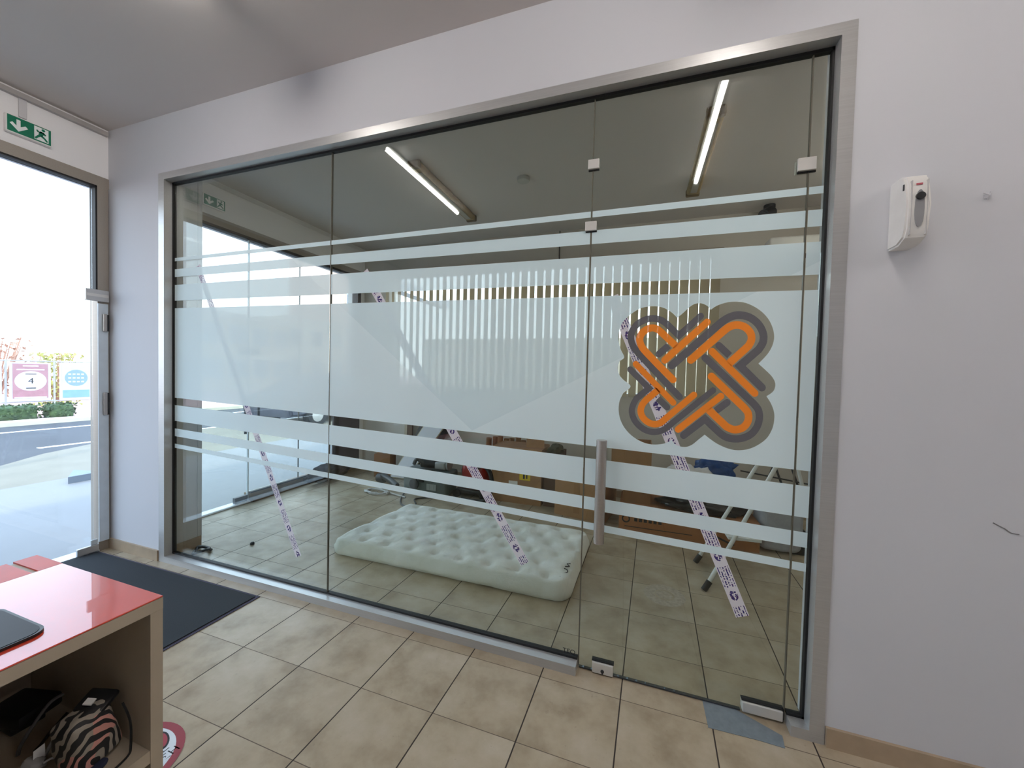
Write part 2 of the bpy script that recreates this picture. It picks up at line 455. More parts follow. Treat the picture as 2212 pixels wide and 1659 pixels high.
# ------------------------------------------------------------------ the glazed partition
def G(px, py): return hit(px, py, 1, GY)
fr = thing('partition_frame', (GX0, 0, 0), 'brushed aluminium frame with black gasket around the glass partition', 'frame')
fwl = hit(354, 800, 1, -.004).x-GX0; fwr = GX1-hit(1784, 820, 1, -.004).x
finish('left_upright', MB().box(GX0, GX0+fwl, -.004, .072, 0, GZ1), ALU, fr)
finish('right_upright', MB().box(GX1-fwr, GX1, -.004, .072, 0, GZ1), ALU, fr)
finish('top_rail', MB().box(GX0+fwl, GX1-fwr, -.004, .072, GZ1-.046, GZ1), ALU, fr)
s1 = G(712, 800).x; s2 = G(1268, 800).x; s3 = G(1727, 800).x
gl, gr = GX0+fwl, GX1-fwr
finish('bottom_rail', MB().box(gl, s2-.004, -.004, .072, 0, .042), ALU, fr)
finish('bottom_rail', MB().box(s3+.006, gr, -.004, .072, 0, .042), ALU, fr)
gk = MB()
gk.box(gl, gl+.007, .046, .07, .042, GZ1-.046).box(gr-.008, gr, .046, .07, .042, GZ1-.046)
gk.box(gl, gr, .046, .07, GZ1-.058, GZ1-.046).box(gl, s2-.004, .046, .07, .042, .052).box(s3+.006, gr, .046, .07, .042, .052)
finish('black_gasket', gk, BLACK, fr)

panels = [('window_1', gl+.01, s1), ('window_2', s1, s2), ('door_1', s2, s3), ('window_3', s3, gr-.01)]
pobj = {}
for nm, a, b in panels:
    z0 = .05 if nm != 'door_1' else .008
    o = struct(nm, MB().box(a+.002, b-.002, GY, GY+.01, z0, GZ1-.05), GLASS); pobj[nm] = o
# joints between the panes
for nm, x in (('joint_seal', s1), ('joint_seal', s2), ('joint_seal', s3)):
    single(nm, MB().box(x-.0022, x+.0022, GY-.001, GY+.011, .01 if x > s1 else .05, GZ1-.05), SEAL,
           {s1: 'thin dark joint line between the two wide fixed glass panes', s2: 'thin dark joint line between the wide pane and the glass door',
            s3: 'thin dark joint line between the glass door and the narrow right pane'}[x], 'joint')

# frosted film: bands in the plane of the glass
def clip(poly, f):
    o = []
    for i, p in enumerate(poly):
        q = poly[(i+1) % len(poly)]; a, b = f(p), f(q)
        if a >= 0: o.append(p)
        if a*b < 0: o.append(p.lerp(q, a/(a-b)))
    return o
def g2(px, py): v = G(px, py); return Vector((v.x, v.z))
BANDS = [('thin_stripe', (356, 560), (1783.4, 400.5), (1782, 417), (356, 567)),
         ('medium_stripe', (356, 583.8), (1781, 451.5), (1780, 488), (356, 600.3)),
         ('broad_stripe', (356, 617), (1777, 521.4), (1775, 593), (356, 650.7)),
         ('main_band', (356, 666.6), (1773, 626), (1756, 1018.8), (356, 856.3)),
         ('broad_stripe', (356, 872), (1755, 1051.8), (1750.5, 1120), (356, 905.5)),
         ('medium_stripe', (356, 921.5), (1750, 1152), (1748, 1184.6), (356, 938)),
         ('thin_stripe', (356, 954), (1746, 1218.4), (1744, 1236), (356, 962.7))]
def line_fn(p, q):
    d = q-p; n = Vector((-d.y, d.x)); return lambda v: (v-p).dot(n)
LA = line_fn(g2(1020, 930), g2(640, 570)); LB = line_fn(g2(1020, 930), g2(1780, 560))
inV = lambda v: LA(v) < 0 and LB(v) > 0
def lg(x, y): return (1280+x/3.7708, 580+y/3.7708)     # logo close-up to photograph
BLOB = [(690,403),(735,365),(790,315),(830,290),(868,283),(905,290),(940,310),(962,337),(1010,305),(1080,280),(1160,270),(1250,282),(1340,325),(1410,385),(1455,455),(1478,540),(1470,610),(1440,675),(1400,725),(1350,775),(1400,820),(1460,880),(1487,935),(1480,985),(1455,1015),(1415,1040),(1450,1095),(1475,1160),(1480,1220),(1465,1300),(1420,1380),(1350,1435),(1270,1470),(1180,1480),(1100,1465),(1020,1430),(960,1390),(912,1353),(860,1395),(810,1435),(760,1453),(710,1448),(670,1430),(645,1395),(600,1420),(540,1432),(480,1432),(410,1415),(330,1370),(270,1310),(230,1240),(213,1160),(220,1080),(250,1015),(310,960),(250,905),(215,860),(205,805),(220,755),(258,723),(230,660),(212,590),(212,530),(230,465),(270,410),(330,360),(400,322),(490,308),(570,318),(640,355)]
_notch = {0, 7, 19, 25, 37, 43, 53, 58}
def smooth_loop(pts, sharp, n=4):
    o = []; L = len(pts)
    for i in range(L):
        b, c = Vector(pts[i]), Vector(pts[(i+1) % L])
        a = Vector(pts[i-1]) if i not in sharp else b-(c-b)
        d = Vector(pts[(i+2) % L]) if (i+1) % L not in sharp else c+(c-b)
        for j in range(n):
            t = j/n; o.append(.5*((2*b)+(c-a)*t+(2*a-5*b+4*c-d)*t*t+(3*b-a-3*c+d)*t**3))
    return o
blob2 = [g2(*lg(p.x, p.y)) for p in smooth_loop(BLOB, _notch)]
def in_poly(p, poly):
    r = False; j = len(poly)-1
    for i in range(len(poly)):
        a, b = poly[i], poly[j]
        if (a.y > p.y) != (b.y > p.y) and p.x < (b.x-a.x)*(p.y-a.y)/(b.y-a.y)+a.x: r = not r
        j = i
    return r
for pi, (nm, a, b) in enumerate(panels):
    lab = ['frosted film bands on the wide pane at the entrance end', 'frosted film bands on the wide pane before the mattress',
           'frosted film bands with logo cut-out on the glass door', 'frosted film ends on the narrow pane beside the right upright'][pi]
    th = thing('frosted_film', ((a+b)/2, GY-.0012, .5), lab, 'window film')
    for bn, *q in BANDS:
        P = [g2(*v) for v in q]
        P = clip(clip(P, lambda v: v.x-max(a+.004, gl+.002)), lambda v: min(b-.004, gr-.009)-v.x)
        if len(P) < 3: continue
        vs = [Vector(v) for v in P]; es = [(i, (i+1) % len(P)) for i in range(len(P))]
        hole = bn == 'main_band' and nm == 'door_1'
        if hole:
            k = len(vs); vs += blob2; es += [(k+i, k+(i+1) % len(blob2)) for i in range(len(blob2))]
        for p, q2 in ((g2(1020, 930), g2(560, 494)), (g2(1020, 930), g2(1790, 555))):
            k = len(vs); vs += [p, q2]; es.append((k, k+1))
        ov, oe, of, *_ = delaunay_2d_cdt(vs, es, [], 0, 1e-5)
        mb = MB(); bv = [mb.bm.verts.new((v.x, GY-.0012, v.y)) for v in ov]
        for f in of:
            c = sum((ov[i] for i in f), Vector((0, 0)))/len(f)
            sg = [(P[(i+1) % len(P)]-P[i]).cross(c-P[i]) for i in range(len(P))]
            if not (all(t > 0 for t in sg) or all(t < 0 for t in sg)): continue
            if hole and in_poly(c, blob2): continue
            fc = mb.bm.faces.new([bv[i] for i in f]); fc.material_index = 0 if inV(c) else 1  # painted reflection tone everywhere outside the V
        lv = [v for v in mb.bm.verts if not v.link_faces]
        bmesh.ops.delete(mb.bm, geom=lv, context='VERTS')
        finish(bn, mb, [FILM1, FILM_SHEEN], th)

# logo strokes
def stroke(pts, w, c0=True, c1=True, sharp=()):
    """ribbon polygon round a polyline given in close-up pixels, with round or square ends"""
    P = []
    runs = []; cur = [Vector(pts[0])]
    for i, p in enumerate(pts[1:], 1):
        cur.append(Vector(p))
        if i in sharp: runs.append(cur); cur = [Vector(p)]
    runs.append(cur)
    for r in runs:
        q = [Vector((v.x, v.y)) for v in bez([(v.x, v.y, 0) for v in r], 6)] if len(r) > 2 else r
        P += q if not P else q[1:]
    n = len(P); L, R = [], []
    h = w/2
    for i in range(n):
        d0 = (P[i]-P[i-1]).normalized() if i else None; d1 = (P[i+1]-P[i]).normalized() if i < n-1 else None
        if d0 is None: d0 = d1
        if d1 is None: d1 = d0
        n0 = Vector((-d0.y, d0.x)); n1 = Vector((-d1.y, d1.x)); m = (n0+n1).normalized()
        k = h/max(.35, m.dot(n1)); L.append(P[i]+m*k); R.append(P[i]-m*k)
    def capts(c, d, frm):
        a0 = math.atan2(frm.y-c.y, frm.x-c.x); return [c+Vector((math.cos(a0+s*PI/10*1.0), math.sin(a0+s*PI/10)))*h for s in range(1, 10)]
    o = list(L)
    if c1:
        a0 = math.atan2((L[-1]-P[-1]).y, (L[-1]-P[-1]).x); o += [P[-1]+Vector((math.cos(a0-s*PI/10), math.sin(a0-s*PI/10)))*h for s in range(1, 10)]
    o += R[::-1]
    if c0:
        a0 = math.atan2((R[0]-P[0]).y, (R[0]-P[0]).x); o += [P[0]+Vector((math.cos(a0-s*PI/10), math.sin(a0-s*PI/10)))*h for s in range(1, 10)]
    return o
OR = [([(680,632),(560,520),(530,497),(490,484),(440,497),(400,532),(384,580),(400,635),(430,675),(540,790),(655,905)],58,False,True,(1,8)),
      ([(933,437),(588,747)],58,True,True,()),
      ([(800,745),(1060,515),(1115,475),(1178,461),(1240,478),(1285,525),(1293,580),(1270,630),(1110,775)],63,True,False,(1,7)),
      ([(974,677),(1320,1016)],60,True,True,()),
      ([(968,879),(1230,1130),(1262,1170),(1270,1215),(1255,1262),(1215,1300),(1150,1312),(1090,1288),(945,1150)],62,True,False,(1,7)),
      ([(1045,1040),(697,1310)],56,True,True,()),
      ([(825,1030),(600,1218),(550,1258),(500,1267),(450,1250),(408,1210),(392,1160),(405,1110),(435,1072),(535,988)],54,True,False,(1,8)),
      ([(352,778),(658,1093)],50,True,True,())]
GRY = [([(880,388),(703,548),(600,448),(555,420),(490,407),(425,420),(362,457),(322,515),(313,575),(335,640),(375,692),(540,870),(708,1045)],54,True,True,(1,2,10)),
       ([(620,628),(540,698)],56,False,True,()),
       ([(645,790),(1040,445),(1110,400),(1190,380),(1280,400),(1350,455),(1388,530),(1387,600),(1352,660),(1200,793),(1378,970)],64,True,True,(1,8,9)),
       ([(1029,628),(1116,710)],58,True,False,()),
       ([(917,728),(1310,1100),(1348,1150),(1358,1215),(1340,1285),(1295,1345),(1225,1380),(1150,1387),(1080,1370),(1025,1330),(915,1225),(742,1358)],60,True,True,(1,9,10)),
       ([(1095,1092),(1003,1160)],58,True,False,()),
       ([(982,992),(650,1258),(580,1312),(500,1332),(420,1310),(352,1250),(322,1180),(327,1120),(358,1058),(460,975),(307,822)],50,True,True,(1,8,9)),
       ([(532,1058),(607,1130)],52,False,True,())]
lo = g2(1505, 812)
logo = thing('logo_decal', (lo.x, GY-.0018, lo.y), 'orange and grey interlaced loop logo sticker on the glass door', 'logo')
for nm, L_, m, yy in (('grey_stroke', GRY, DGREY, -.0018), ('orange_stroke', OR, ORANGE, -.0024)):
    for pts, w, c0, c1, sh in L_:
        mb = MB(); pl = [g2(*lg(v.x, v.y)) for v in stroke(pts, w, c0, c1, sh)]
        r = delaunay_2d_cdt(pl, [(i, (i+1) % len(pl)) for i in range(len(pl))], [], 1, 1e-6)
        bv = [mb.bm.verts.new((v.x, GY+yy, v.y)) for v in r[0]]
        for f in r[2]:
            try: mb.bm.faces.new([bv[i] for i in f])
            except ValueError: pass
        finish(nm, mb, m, logo)

# printed tape strips stuck on the panes
def tape(p0, p1, w, label):
    a, b = hit(*p0, 1, GY-.0005), hit(*p1, 1, GY-.0005); d = (b-a); L = d.length; d.normalize(); n = Vector((d.z, 0, -d.x))*w/2
    mb = MB(); uvl = mb.bm.loops.layers.uv.new('UVMap'); K = 24
    rows = []
    for i in range(K+1):
        p = a+d*(L*i/K); j = Vector((0, -.0002*math.sin(i*1.3)**2, 0))
        rows.append((mb.bm.verts.new(p-n+j), mb.bm.verts.new(p+n+j), L*i/K))
    for q, r in zip(rows, rows[1:]):
        f = mb.bm.faces.new((q[0], q[1], r[1], r[0]))
        for lp, (u, v) in zip(f.loops, ((q[2], 0), (q[2], 1), (r[2], 1), (r[2], 0))): lp[uvl].uv = (u, v)
    o = finish('warning_tape', mb, TAPE, None, False, (a+b)/2, recalc=False); tag(o, label, 'tape', 'printed tape strips on the glass'); return o
tape((427, 574), (645, 1202), .048, 'printed white tape strip stuck diagonally on the pane by the entrance column')
tape((787, 586), (1134, 1218), .050, 'printed white tape strip crossing in front of the mattress')
tape((1323, 640), (1604, 1332), .052, 'printed white tape strip on the glass door, passing behind the logo')

# fittings
def clipbox(px, py, w, h, label, grp='square glass clips on the joints'):
    c = G(px, py); th = thing('glass_clip', (c.x, GY-.012, c.z), label, 'clip', grp)
    finish('front_plate', MB().rbox(c.x-w/2, c.x+w/2, GY-.014, GY-.001, c.z-h/2, c.z+h/2, .002, 2), FITTING, th)
    finish('rubber_pad', MB().box(c.x-w/2+.002, c.x+w/2+.001, GY-.004, GY+.002, c.z-h/2-.006, c.z+h/2-.004), BLACK, th)
    finish('rear_plate', MB().rbox(c.x-w/2, c.x+w/2, GY+.011, GY+.024, c.z-h/2, c.z+h/2, .002, 2), FITTING, th)
clipbox(1283, 357, .05, .043, 'square clip on the joint left of the door, upper one')
clipbox(1277, 490, .052, .042, 'square clip on the joint left of the door, lower one')
clipbox(1741, 357, .062, .05, 'square clip on the joint right of the door')
h0, h1 = hit(1297, 958, 1, .0), hit(1296, 1166, 1, .0)
th = sub('door_handle', (h0.x, 0, h1.z), pobj['door_1']); th['label'] = 'long vertical brushed steel pull handle'
xh = (h0.x+h1.x)/2
finish('bar', MB().tube([(xh, .0, h1.z-.015), (xh, .0, h0.z+.015)], .0235, 20), STEEL, th, True)
for zz in (h1.z+.07, h0.z-.07):
    finish('standoff', MB().tube([(xh, .0, zz), (xh, GY-.003, zz)], .011, 14), STEEL, th, True)
    finish('rosette', MB().lathe([(.019, GY-.006), (.019, GY-.001)], (xh, 0, zz), 'Y', 20), STEEL, th, True)
a = G(1301, 1463)
th = sub('floor_lock', (a.x, GY, 0), pobj['door_1'])
finish('body', MB().rbox(a.x-.048, a.x+.048, GY-.014, GY+.026, .006, .056, .003, 2), FITTING, th)
finish('seal', MB().box(a.x-.05, a.x+.05, GY-.006, GY+.018, .056, .061), BLACK, th)
finish('keyhole', MB().lathe([(.008, -.0165), (.008, -.0138)], (a.x, GY, .022), 'Y', 16).box(a.x-.003, a.x+.003, GY-.0165, GY-.0138, .008, .020), DARK, th)
th = sub('patch_fitting', (4.33, GY, 0), pobj['door_1'])
xr = s3-.006
finish('body', MB().rbox(xr-.145, xr, GY-.014, GY+.026, .010, .052, .003, 2), FITTING, th)
finish('seal', MB().box(xr-.147, xr+.002, GY-.006, GY+.018, .052, .057).box(xr, xr+.004, GY-.006, GY+.018, .004, .057), BLACK, th)
finish('pivot', MB().lathe([(.012, 0), (.012, .010)], (xr-.06, GY+.006, 0), 'Z', 16), STEEL, th)
finish('bottom_seal', MB().box(s2+.003, xr-.15, GY-.002, GY+.012, .003, .0078), DARK, pobj['door_1'])
# tiny print near the foot of the wide pane
m2 = MB(); c = G(1229, 1411); m2.add(text_mb('TEQ', .032, Matrix.Translation((c.x, GY-.001, c.z)) @ Euler((PI/2, 0, 0)).to_matrix().to_4x4()))
c = G(1230, 1430); m2.add(text_mb('2', .028, Matrix.Translation((c.x, GY-.001, c.z)) @ Euler((PI/2, 0, 0)).to_matrix().to_4x4()))
single('glass_stamp', m2, INK, 'tiny dark glass maker stamp at the foot of the wide pane beside the door', 'stamp')
# grey tape on the floor under the hinge
mb = MB(); pts = [(1517, 1512), (1570, 1522), (1690, 1590), (1696, 1617), (1640, 1600), (1530, 1572)]
mb.prism([hit(*p, 2, .0006) for p in pts], (0, 0, .0012))
single('floor_tape', mb, mat('grey_floor_tape', (116, 126, 134), .7, var=.12, scale=30), 'faded grey tape patch on the floor under the glass door hinge', 'tape')

# ------------------------------------------------------------------ lamps
TUBE_FILL = m_emit('fill_tube_back', (1.0, .96, .90, 1), TUBE_STRENGTH*.72)
def tube_lamp(x, y0, y1, label, tm=None):
    th = thing('ceiling_light', (x, (y0+y1)/2, H), label, 'ceiling light', 'lit tube lights of the front room')
    finish('housing', MB().rbox(x-.03, x+.03, y0-.02, y1+.02, 3.102, H, .006, 2), WHITE_P, th)
    for yy in (y0-.02, y1): finish('end_cap', MB().box(x-.018, x+.018, yy, yy+.02, 3.06, 3.104), WHITE_P, th)
    finish('tube', MB().tube([(x, y0, 3.088), (x, y1, 3.088)], .017, 14), tm or TUBE, th, True)
tube_lamp(1.903, -1.79, -.585, 'lit white tube light on the front room ceiling, toward the street')
tube_lamp(4.195, -1.76, -.54, 'lit white tube light on the front room ceiling, away from the street')
tube_lamp(6.45, -1.76, -.54, 'added unseen tube light on the front room ceiling, brightening the wall right of the glass')  # unseen extra tube, added to brighten the right wall
tube_lamp(5.45, .75, 1.95, 'added unseen tube light brightening the back room, near its far side wall', TUBE_FILL)  # unseen fill tube, added to lift the back room walls and ceiling
for x, lab in ((1.985, 'unlit yellowed tube fitting on the back room ceiling, toward the street'), (4.195, 'unlit yellowed tube fitting on the back room ceiling, away from the street')):
    th = thing('light_fitting', (x, 1.52, H), lab, 'light fitting', 'unlit fittings of the back room')
    finish('cover', MB().rbox(x-.055, x+.055, .99, 2.08, 3.06, H, .02, 3), YELLOWED, th, True)
    finish('diffuser', MB().box(x-.026, x+.026, 1.05, 2.02, 3.055, 3.062), mat('aged_diffuser', (176, 170, 160), .4), th)
    for yy in (.955, 2.075): finish('end_cap', MB().rbox(x-.058, x+.058, yy, yy+.04, 3.055, H, .012, 2), mat('browned_cap', (112, 88, 50), .5), th)
single('smoke_detector', MB().lathe([(.052, 3.09), (.056, 3.1), (.056, H)], (2.765, 1.48, 0), 'Z', 24), mat('dull_white', (198, 196, 190), .5), 'small round white detector on the back room ceiling', 'smoke detector', smooth=True)
th = thing('security_camera', (4.93, 2.62, H), 'small black camera in the ceiling corner of the back room', 'camera')
finish('mount', MB().lathe([(.05, 3.09), (.05, H)], (4.95, 2.64, 0), 'Z', 20), BLACKP, th, True)
finish('body', MB().tube([(4.98, 2.66, 3.06), (4.88, 2.56, 3.0)], [.045, .052], 16), BLACKP, th, True)
finish('lens', MB().tube([(4.88, 2.56, 3.0), (4.874, 2.552, 2.995)], .035, 16), DARK, th, True)

# ------------------------------------------------------------------ front room, street side
def exit_sign(y0, y1, z0, z1, label):
    th = thing('exit_sign', (0, (y0+y1)/2, z0), label, 'exit sign', 'green exit signs over the street doors')
    finish('case', MB().rbox(.001, .03, y0-.006, y1+.006, z0-.008, z1+.006, .004, 2), WHITE_P, th)
    finish('face', MB().box(.03, .0316, y0, y1, z0, z1), GREENP, th)
    w, h = y1-y0, z1-z0
    P = lambda u, v: (.0318, y0+u*w, z0+v*h)
    ar = [(.20, .86), (.29, .86), (.29, .45), (.40, .62), (.46, .50), (.245, .12), (.05, .50), (.11, .62), (.20, .45)]
    finish('arrow', MB().prism([P(*p) for p in ar], (.0008, 0, 0)), WHITEPR, th)
    finish('doorway', MB().prism([P(*p) for p in [(.60, .08), (.94, .08), (.94, .94), (.60, .94)]], (.0005, 0, 0)), WHITEPR, th)
    man = MB()
    Q = lambda u, v: (.0325, y0+u*w, z0+v*h)
    def seg(a, b, t):
        a, b = Vector((0,)+a), Vector((0,)+b); A, B = Vector(Q(a.y, a.z)), Vector(Q(b.y, b.z)); d = (B-A).normalized(); n = Vector((0, -d.z, d.y))*t*h
        man.prism([A+n, B+n, B-n, A-n], (.0006, 0, 0))
    seg((.80, .68), (.74, .42), .10); seg((.79, .66), (.70, .60), .05); seg((.70, .60), (.66, .72), .045); seg((.80, .66), (.87, .52), .05)
    seg((.74, .42), (.68, .30), .06); seg((.68, .30), (.62, .14), .05); seg((.75, .42), (.84, .32), .06); seg((.84, .32), (.91, .14), .05)
    man.lathe([(.085*h, 0), (.085*h, .0006)], Q(.815, .82), 'X', 14)
    finish('running_figure', man, GREENP, th)
exit_sign(-.486, -.302, 2.835, 2.932, 'green and white exit sign with arrow above the open street entrance')
exit_sign(.632, .815, 2.862, 2.951, 'green and white exit sign above the back room street window')
single('cable_trunking', MB().box(.0005, .03, -3.5, -.012, 3.068, 3.098), mat('grey_trunking', (176, 172, 170), .6), 'thin grey cable trunking running under the ceiling over the entrance', 'cable trunking')
single('cable_cover', MB().rbox(.0005, .014, -.432, -.398, 2.95, 3.067, .003, 2), mat('white_cover', (206, 204, 206), .6), 'short white cable cover dropping from the trunking to the exit sign', 'cable cover')
# street door and its frame
ef = th = thing('entrance_frame', (-.03, -1.1, 0), 'beige aluminium frame of the street entrance, beside the white column', 'door frame')
finish('head', MB().box(-.09, .006, -2.2, 0, 2.692, 2.765), BEIGE_ALU, th)
finish('stile', MB().box(-.09, .006, -.066, -.004, 0, 2.692), BEIGE_ALU, th)
finish('stile', MB().box(-.09, .006, -2.2, -2.14, 0, 2.692), BEIGE_ALU, th)
finish('gasket', MB().box(-.06, .0075, -.076, -.066, 1.93, 2.692).box(-.06, .0075, -2.14, -.066, 2.680, 2.692), BLACK, th)
d2 = struct('door_2', MB().box(-.035, -.025, -2.13, -.08, .015, 2.68), CLEAR)
single('door_edge', MB().rbox(.0065, .018, -.068, -.012, .07, 1.84, .002, 2), mat('pale_edge', (206, 218, 228), .4), 'pale bluish edge strip of the street door below the closer bracket', 'door edge')
th = thing('door_bracket', (.01, -.07, 1.85), 'grey metal bracket on the street door stile at head height', 'bracket')
finish('plate', MB().rbox(.0078, .03, -.138, -.012, 1.853, 1.936, .003, 2), ALU, th)
finish('scratch_band', MB().box(.03, .031, -.134, -.016, 1.885, 1.905), FITTING, th)
def lockset(zc, hh, label):
    th = sub('door_lock', (.018, -.03, zc-hh/2), ef); th['label'] = label
    finish('case', MB().rbox(.0185, .034, -.046, -.024, zc-hh/2, zc+hh/2, .004, 2), STEEL, th)
    finish('strike', MB().box(.0185, .030, -.024, -.014, zc-hh/2+.004, zc+hh/2-.004), BLACKP, th)
lockset(1.70, .13, 'small worn lock case on the street door stile, the upper one')
lockset(1.10, .17, 'small worn lock case on the street door stile, the lower one')
th = sub('bottom_patch', (.0065, -.09, 0), d2)
finish('body', MB().rbox(.0068, .028, -.19, -.075, .012, .062, .003, 2), ALU, th)
finish('cap', MB().rbox(.0068, .022, -.115, -.078, .063, .10, .004, 2), mat('frosted_cap', (200, 210, 214), .3), th)
single('door_threshold', MB().box(-.09, .02, -2.138, -.068, 0.0005, .012), mat('threshold_metal', (200, 212, 222), .3, .3), 'pale metal threshold strip under the street door', 'threshold')
# doormat
P4 = [Vector((.02, -.075, 0)), Vector((1.64, -.066, 0)), Vector((1.615, -.60, 0)), Vector((1.62, -1.02, 0)), Vector((.02, -1.02, 0))]
th = thing('doormat', (.8, -.5, 0), 'large dark grey doormat inside the street entrance', 'doormat')
finish('pile', MB().prism([(.03, -.09, .001), (1.62, -.082, .001), (1.602, -1.0, .001), (.03, -1.0, .001)], (0, 0, .009)), MATTM, th)
finish('border', MB().prism([(.02, -.075, .0005), (1.64, -.066, .0005), (1.615, -1.02, .0005), (.02, -1.02, .0005)], (0, 0, .004)), MATTE, th)
# dispenser
th = thing('air_freshener', (4.65, 0, 1.88), 'white automatic air freshener box on the wall right of the glass partition', 'air freshener')
t = MB(); sec = [(1.875, -.055), (1.893, -.088), (1.92, -.098), (2.0, -.100), (2.07, -.094), (2.10, -.082), (2.112, -.055)]
outl = [(0, sec[0][0])]+[(y, z) for z, y in sec]+[(0, 2.112)]
t.prism([(4.622, y, z) for y, z in [(0, 1.875)]+[(q[1], q[0]) for q in sec]+[(0, 2.112)]], (.064, 0, 0))
bmesh.ops.bevel(t.bm, geom=[e for e in t.bm.edges if abs(e.verts[0].co.x-e.verts[1].co.x) < 1e-4], offset=.006, segments=2, affect='EDGES')
finish('body', t, WHITE_P, th, True)
def oval(cx, cz, rx, rz, y, d, seg=24): return [(cx+rx*math.cos(2*PI*i/seg), y, cz+rz*math.copysign(abs(math.sin(2*PI*i/seg))**.8, math.sin(2*PI*i/seg))) for i in range(seg)]
finish('window', MB().prism(oval(4.656, 1.985, .0125, .062, -.0995, 0), (0, -.003, 0)), mat('grey_window', (140, 140, 143), .3), th)
finish('nozzle', MB().lathe([(.012, -.108), (.012, -.1)], (4.656, 0, 2.025), 'Y', 18), BLACKP, th, True)
finish('trim_line', MB().box(4.634, 4.636, -.1005, -.09, 1.90, 2.08).box(4.676, 4.678, -.1005, -.09, 1.90, 2.08), mat('seam_grey', (190, 188, 188), .4), th)
finish('badge', MB().box(4.648, 4.664, -.0965, -.093, 2.065, 2.071, ), mat('badge_red', (176, 90, 100), .5), th)
finish('latch', MB().box(4.6195, 4.6235, -.085, -.08, 2.055, 2.075), DARK, th)
# bits on the right wall
c = hit(2130, 425, 1, 0)
th = thing('wall_hook', (c.x, 0, c.z), 'small painted over hook on the wall right of the air freshener', 'hook')
finish('plate', MB().rbox(c.x-.007, c.x+.007, -.003, 0, c.z-.007, c.z+.007, .001, 2), WALL, th)
finish('prongs', MB().tube([(c.x-.01, -.005, c.z+.012), (c.x, -.014, c.z), (c.x+.008, -.005, c.z+.013)], .0022, 6).tube([(c.x, -.012, c.z), (c.x+.002, -.004, c.z-.012)], .002, 6), WALL, th, True)
c = hit(2170, 1142, 1, 0)
single('plaster_chip', MB().tube(bez([(c.x-.03, -.0008, c.z+.016), (c.x-.012, -.001, c.z+.006), (c.x, -.001, c.z), (c.x+.016, -.001, c.z-.012), (c.x+.036, -.0008, c.z-.014)], 4), .0018, 6), mat('plaster_chip', (132, 130, 132), .8), 'thin scuff line low on the wall at the right edge', 'wall mark')

# ------------------------------------------------------------------ red topped desk with cubbies
DX0, DX1, DY1, DT = 1.90, 2.545, -1.060, .755
DYE = -2.45
th = thing('desk', (2.2, -1.7, 0), 'cream open-shelf desk with glossy red top near the entrance', 'desk')
finish('red_top', MB().rbox(2.05, DX1-.001, DYE, DY1+.001, DT-.004, DT, .0012, 1), RED, th)
finish('rear_ledge', MB().box(DX0, 2.0495, -1.110, DY1+.001, DT-.006, DT), REDM, th)
finish('rear_ledge', MB().box(DX0, 2.0495, -1.62, -1.124, DT-.006, DT), REDM, th)
finish('top_board', MB().box(DX0+.01, DX1, DYE, DY1, DT-.036, DT-.0042), CREAM, th)
finish('side_panel', MB().box(DX0+.02, DX1, DY1-.029, DY1-.0005, 0, DT-.0362), CREAM, th)
finish('back_panel', MB().box(DX0+.02, DX0+.04, DYE, DY1-.0292, 0, DT-.0362), CREAM_IN, th)
finish('shelf', MB().box(DX0+.0402, DX1-.002, DYE, DY1-.0292, .300, .336), CREAM, th)
finish('shelf', MB().box(DX0+.0402, DX1-.002, DYE, DY1-.0292, .0, .036), CREAM, th)
finish('divider', MB().box(DX0+.0402, DX1-.002, -1.50, -1.47, .337, DT-.0362), CREAM_IN, th)
finish('divider', MB().box(DX0+.0402, DX1-.002, -1.50, -1.47, .037, .299), CREAM_IN, th)
# black slab on the desk
t = MB(); rr = .03
x0, x1, y0, y1 = 2.235, 2.468, -1.52, -1.246
outl = []
for cx, cy, a0 in ((x1-rr, y1-rr, 0), (x0+rr, y1-rr, PI/2), (x0+rr, y0+rr, PI), (x1-rr, y0+rr, 3*PI/2)):
    outl += [(cx+rr*math.cos(a0+i*PI/12), cy+rr*math.sin(a0+i*PI/12), DT+.0005) for i in range(7)]
th = thing('desk_pad', (2.35, -1.38, DT), 'black pad with rounded corners on the red desk top', 'desk pad')
finish('pad', MB().prism(outl, (0, 0, .007)), BLACKP, th)
finish('top_sheet', MB().prism([((p[0]-2.35)*.96+2.35, (p[1]+1.383)*.96-1.383, DT+.0078) for p in outl], (0, 0, .0006)), mat('pad_sheet', (40, 44, 54), .55), th)
# things in the cubby
SZ = .3365
bx, by = 2.432, -1.156
th = thing('patterned_bag', (bx, by, SZ), 'soft bag with black grey and pink animal print on the desk shelf', 'bag')
t = MB().rbox(-.045, .045, -.050, .050, .004, .148, .026, 4)
bmesh.ops.subdivide_edges(t.bm, edges=t.bm.edges[:], cuts=1, use_grid_fill=True)
for v in t.bm.verts:
    v.co += Vector((1, .6, .4))*.008*mnoise.noise(v.co*22); v.co.x *= 1+1.2*(.07-v.co.z)
bmesh.ops.transform(t.bm, matrix=Matrix.Translation((bx, by, SZ)) @ Euler((.12, -.10, .2)).to_matrix().to_4x4(), verts=t.bm.verts[:])
finish('body', t, BAG, th, 'all')
finish('zip_flap', MB().rbox(bx-.05, bx+.02, by-.015, by+.045, SZ+.136, SZ+.154, .008, 2, rot=(.25, .2, .5)), BLACKP, th, True)
finish('base', MB().rbox(bx+.0, bx+.07, by-.07, by+.0, SZ+.0005, SZ+.018, .008, 2, rot=(0, 0, .5)), mat('navy_cloth', (28, 34, 60), .8), th, True)
finish('tag', MB().box(bx-.02, bx+.0, by-.01, by+.006, SZ+.156, SZ+.160, rot=(.3, .2, .5)), PAPER, th)
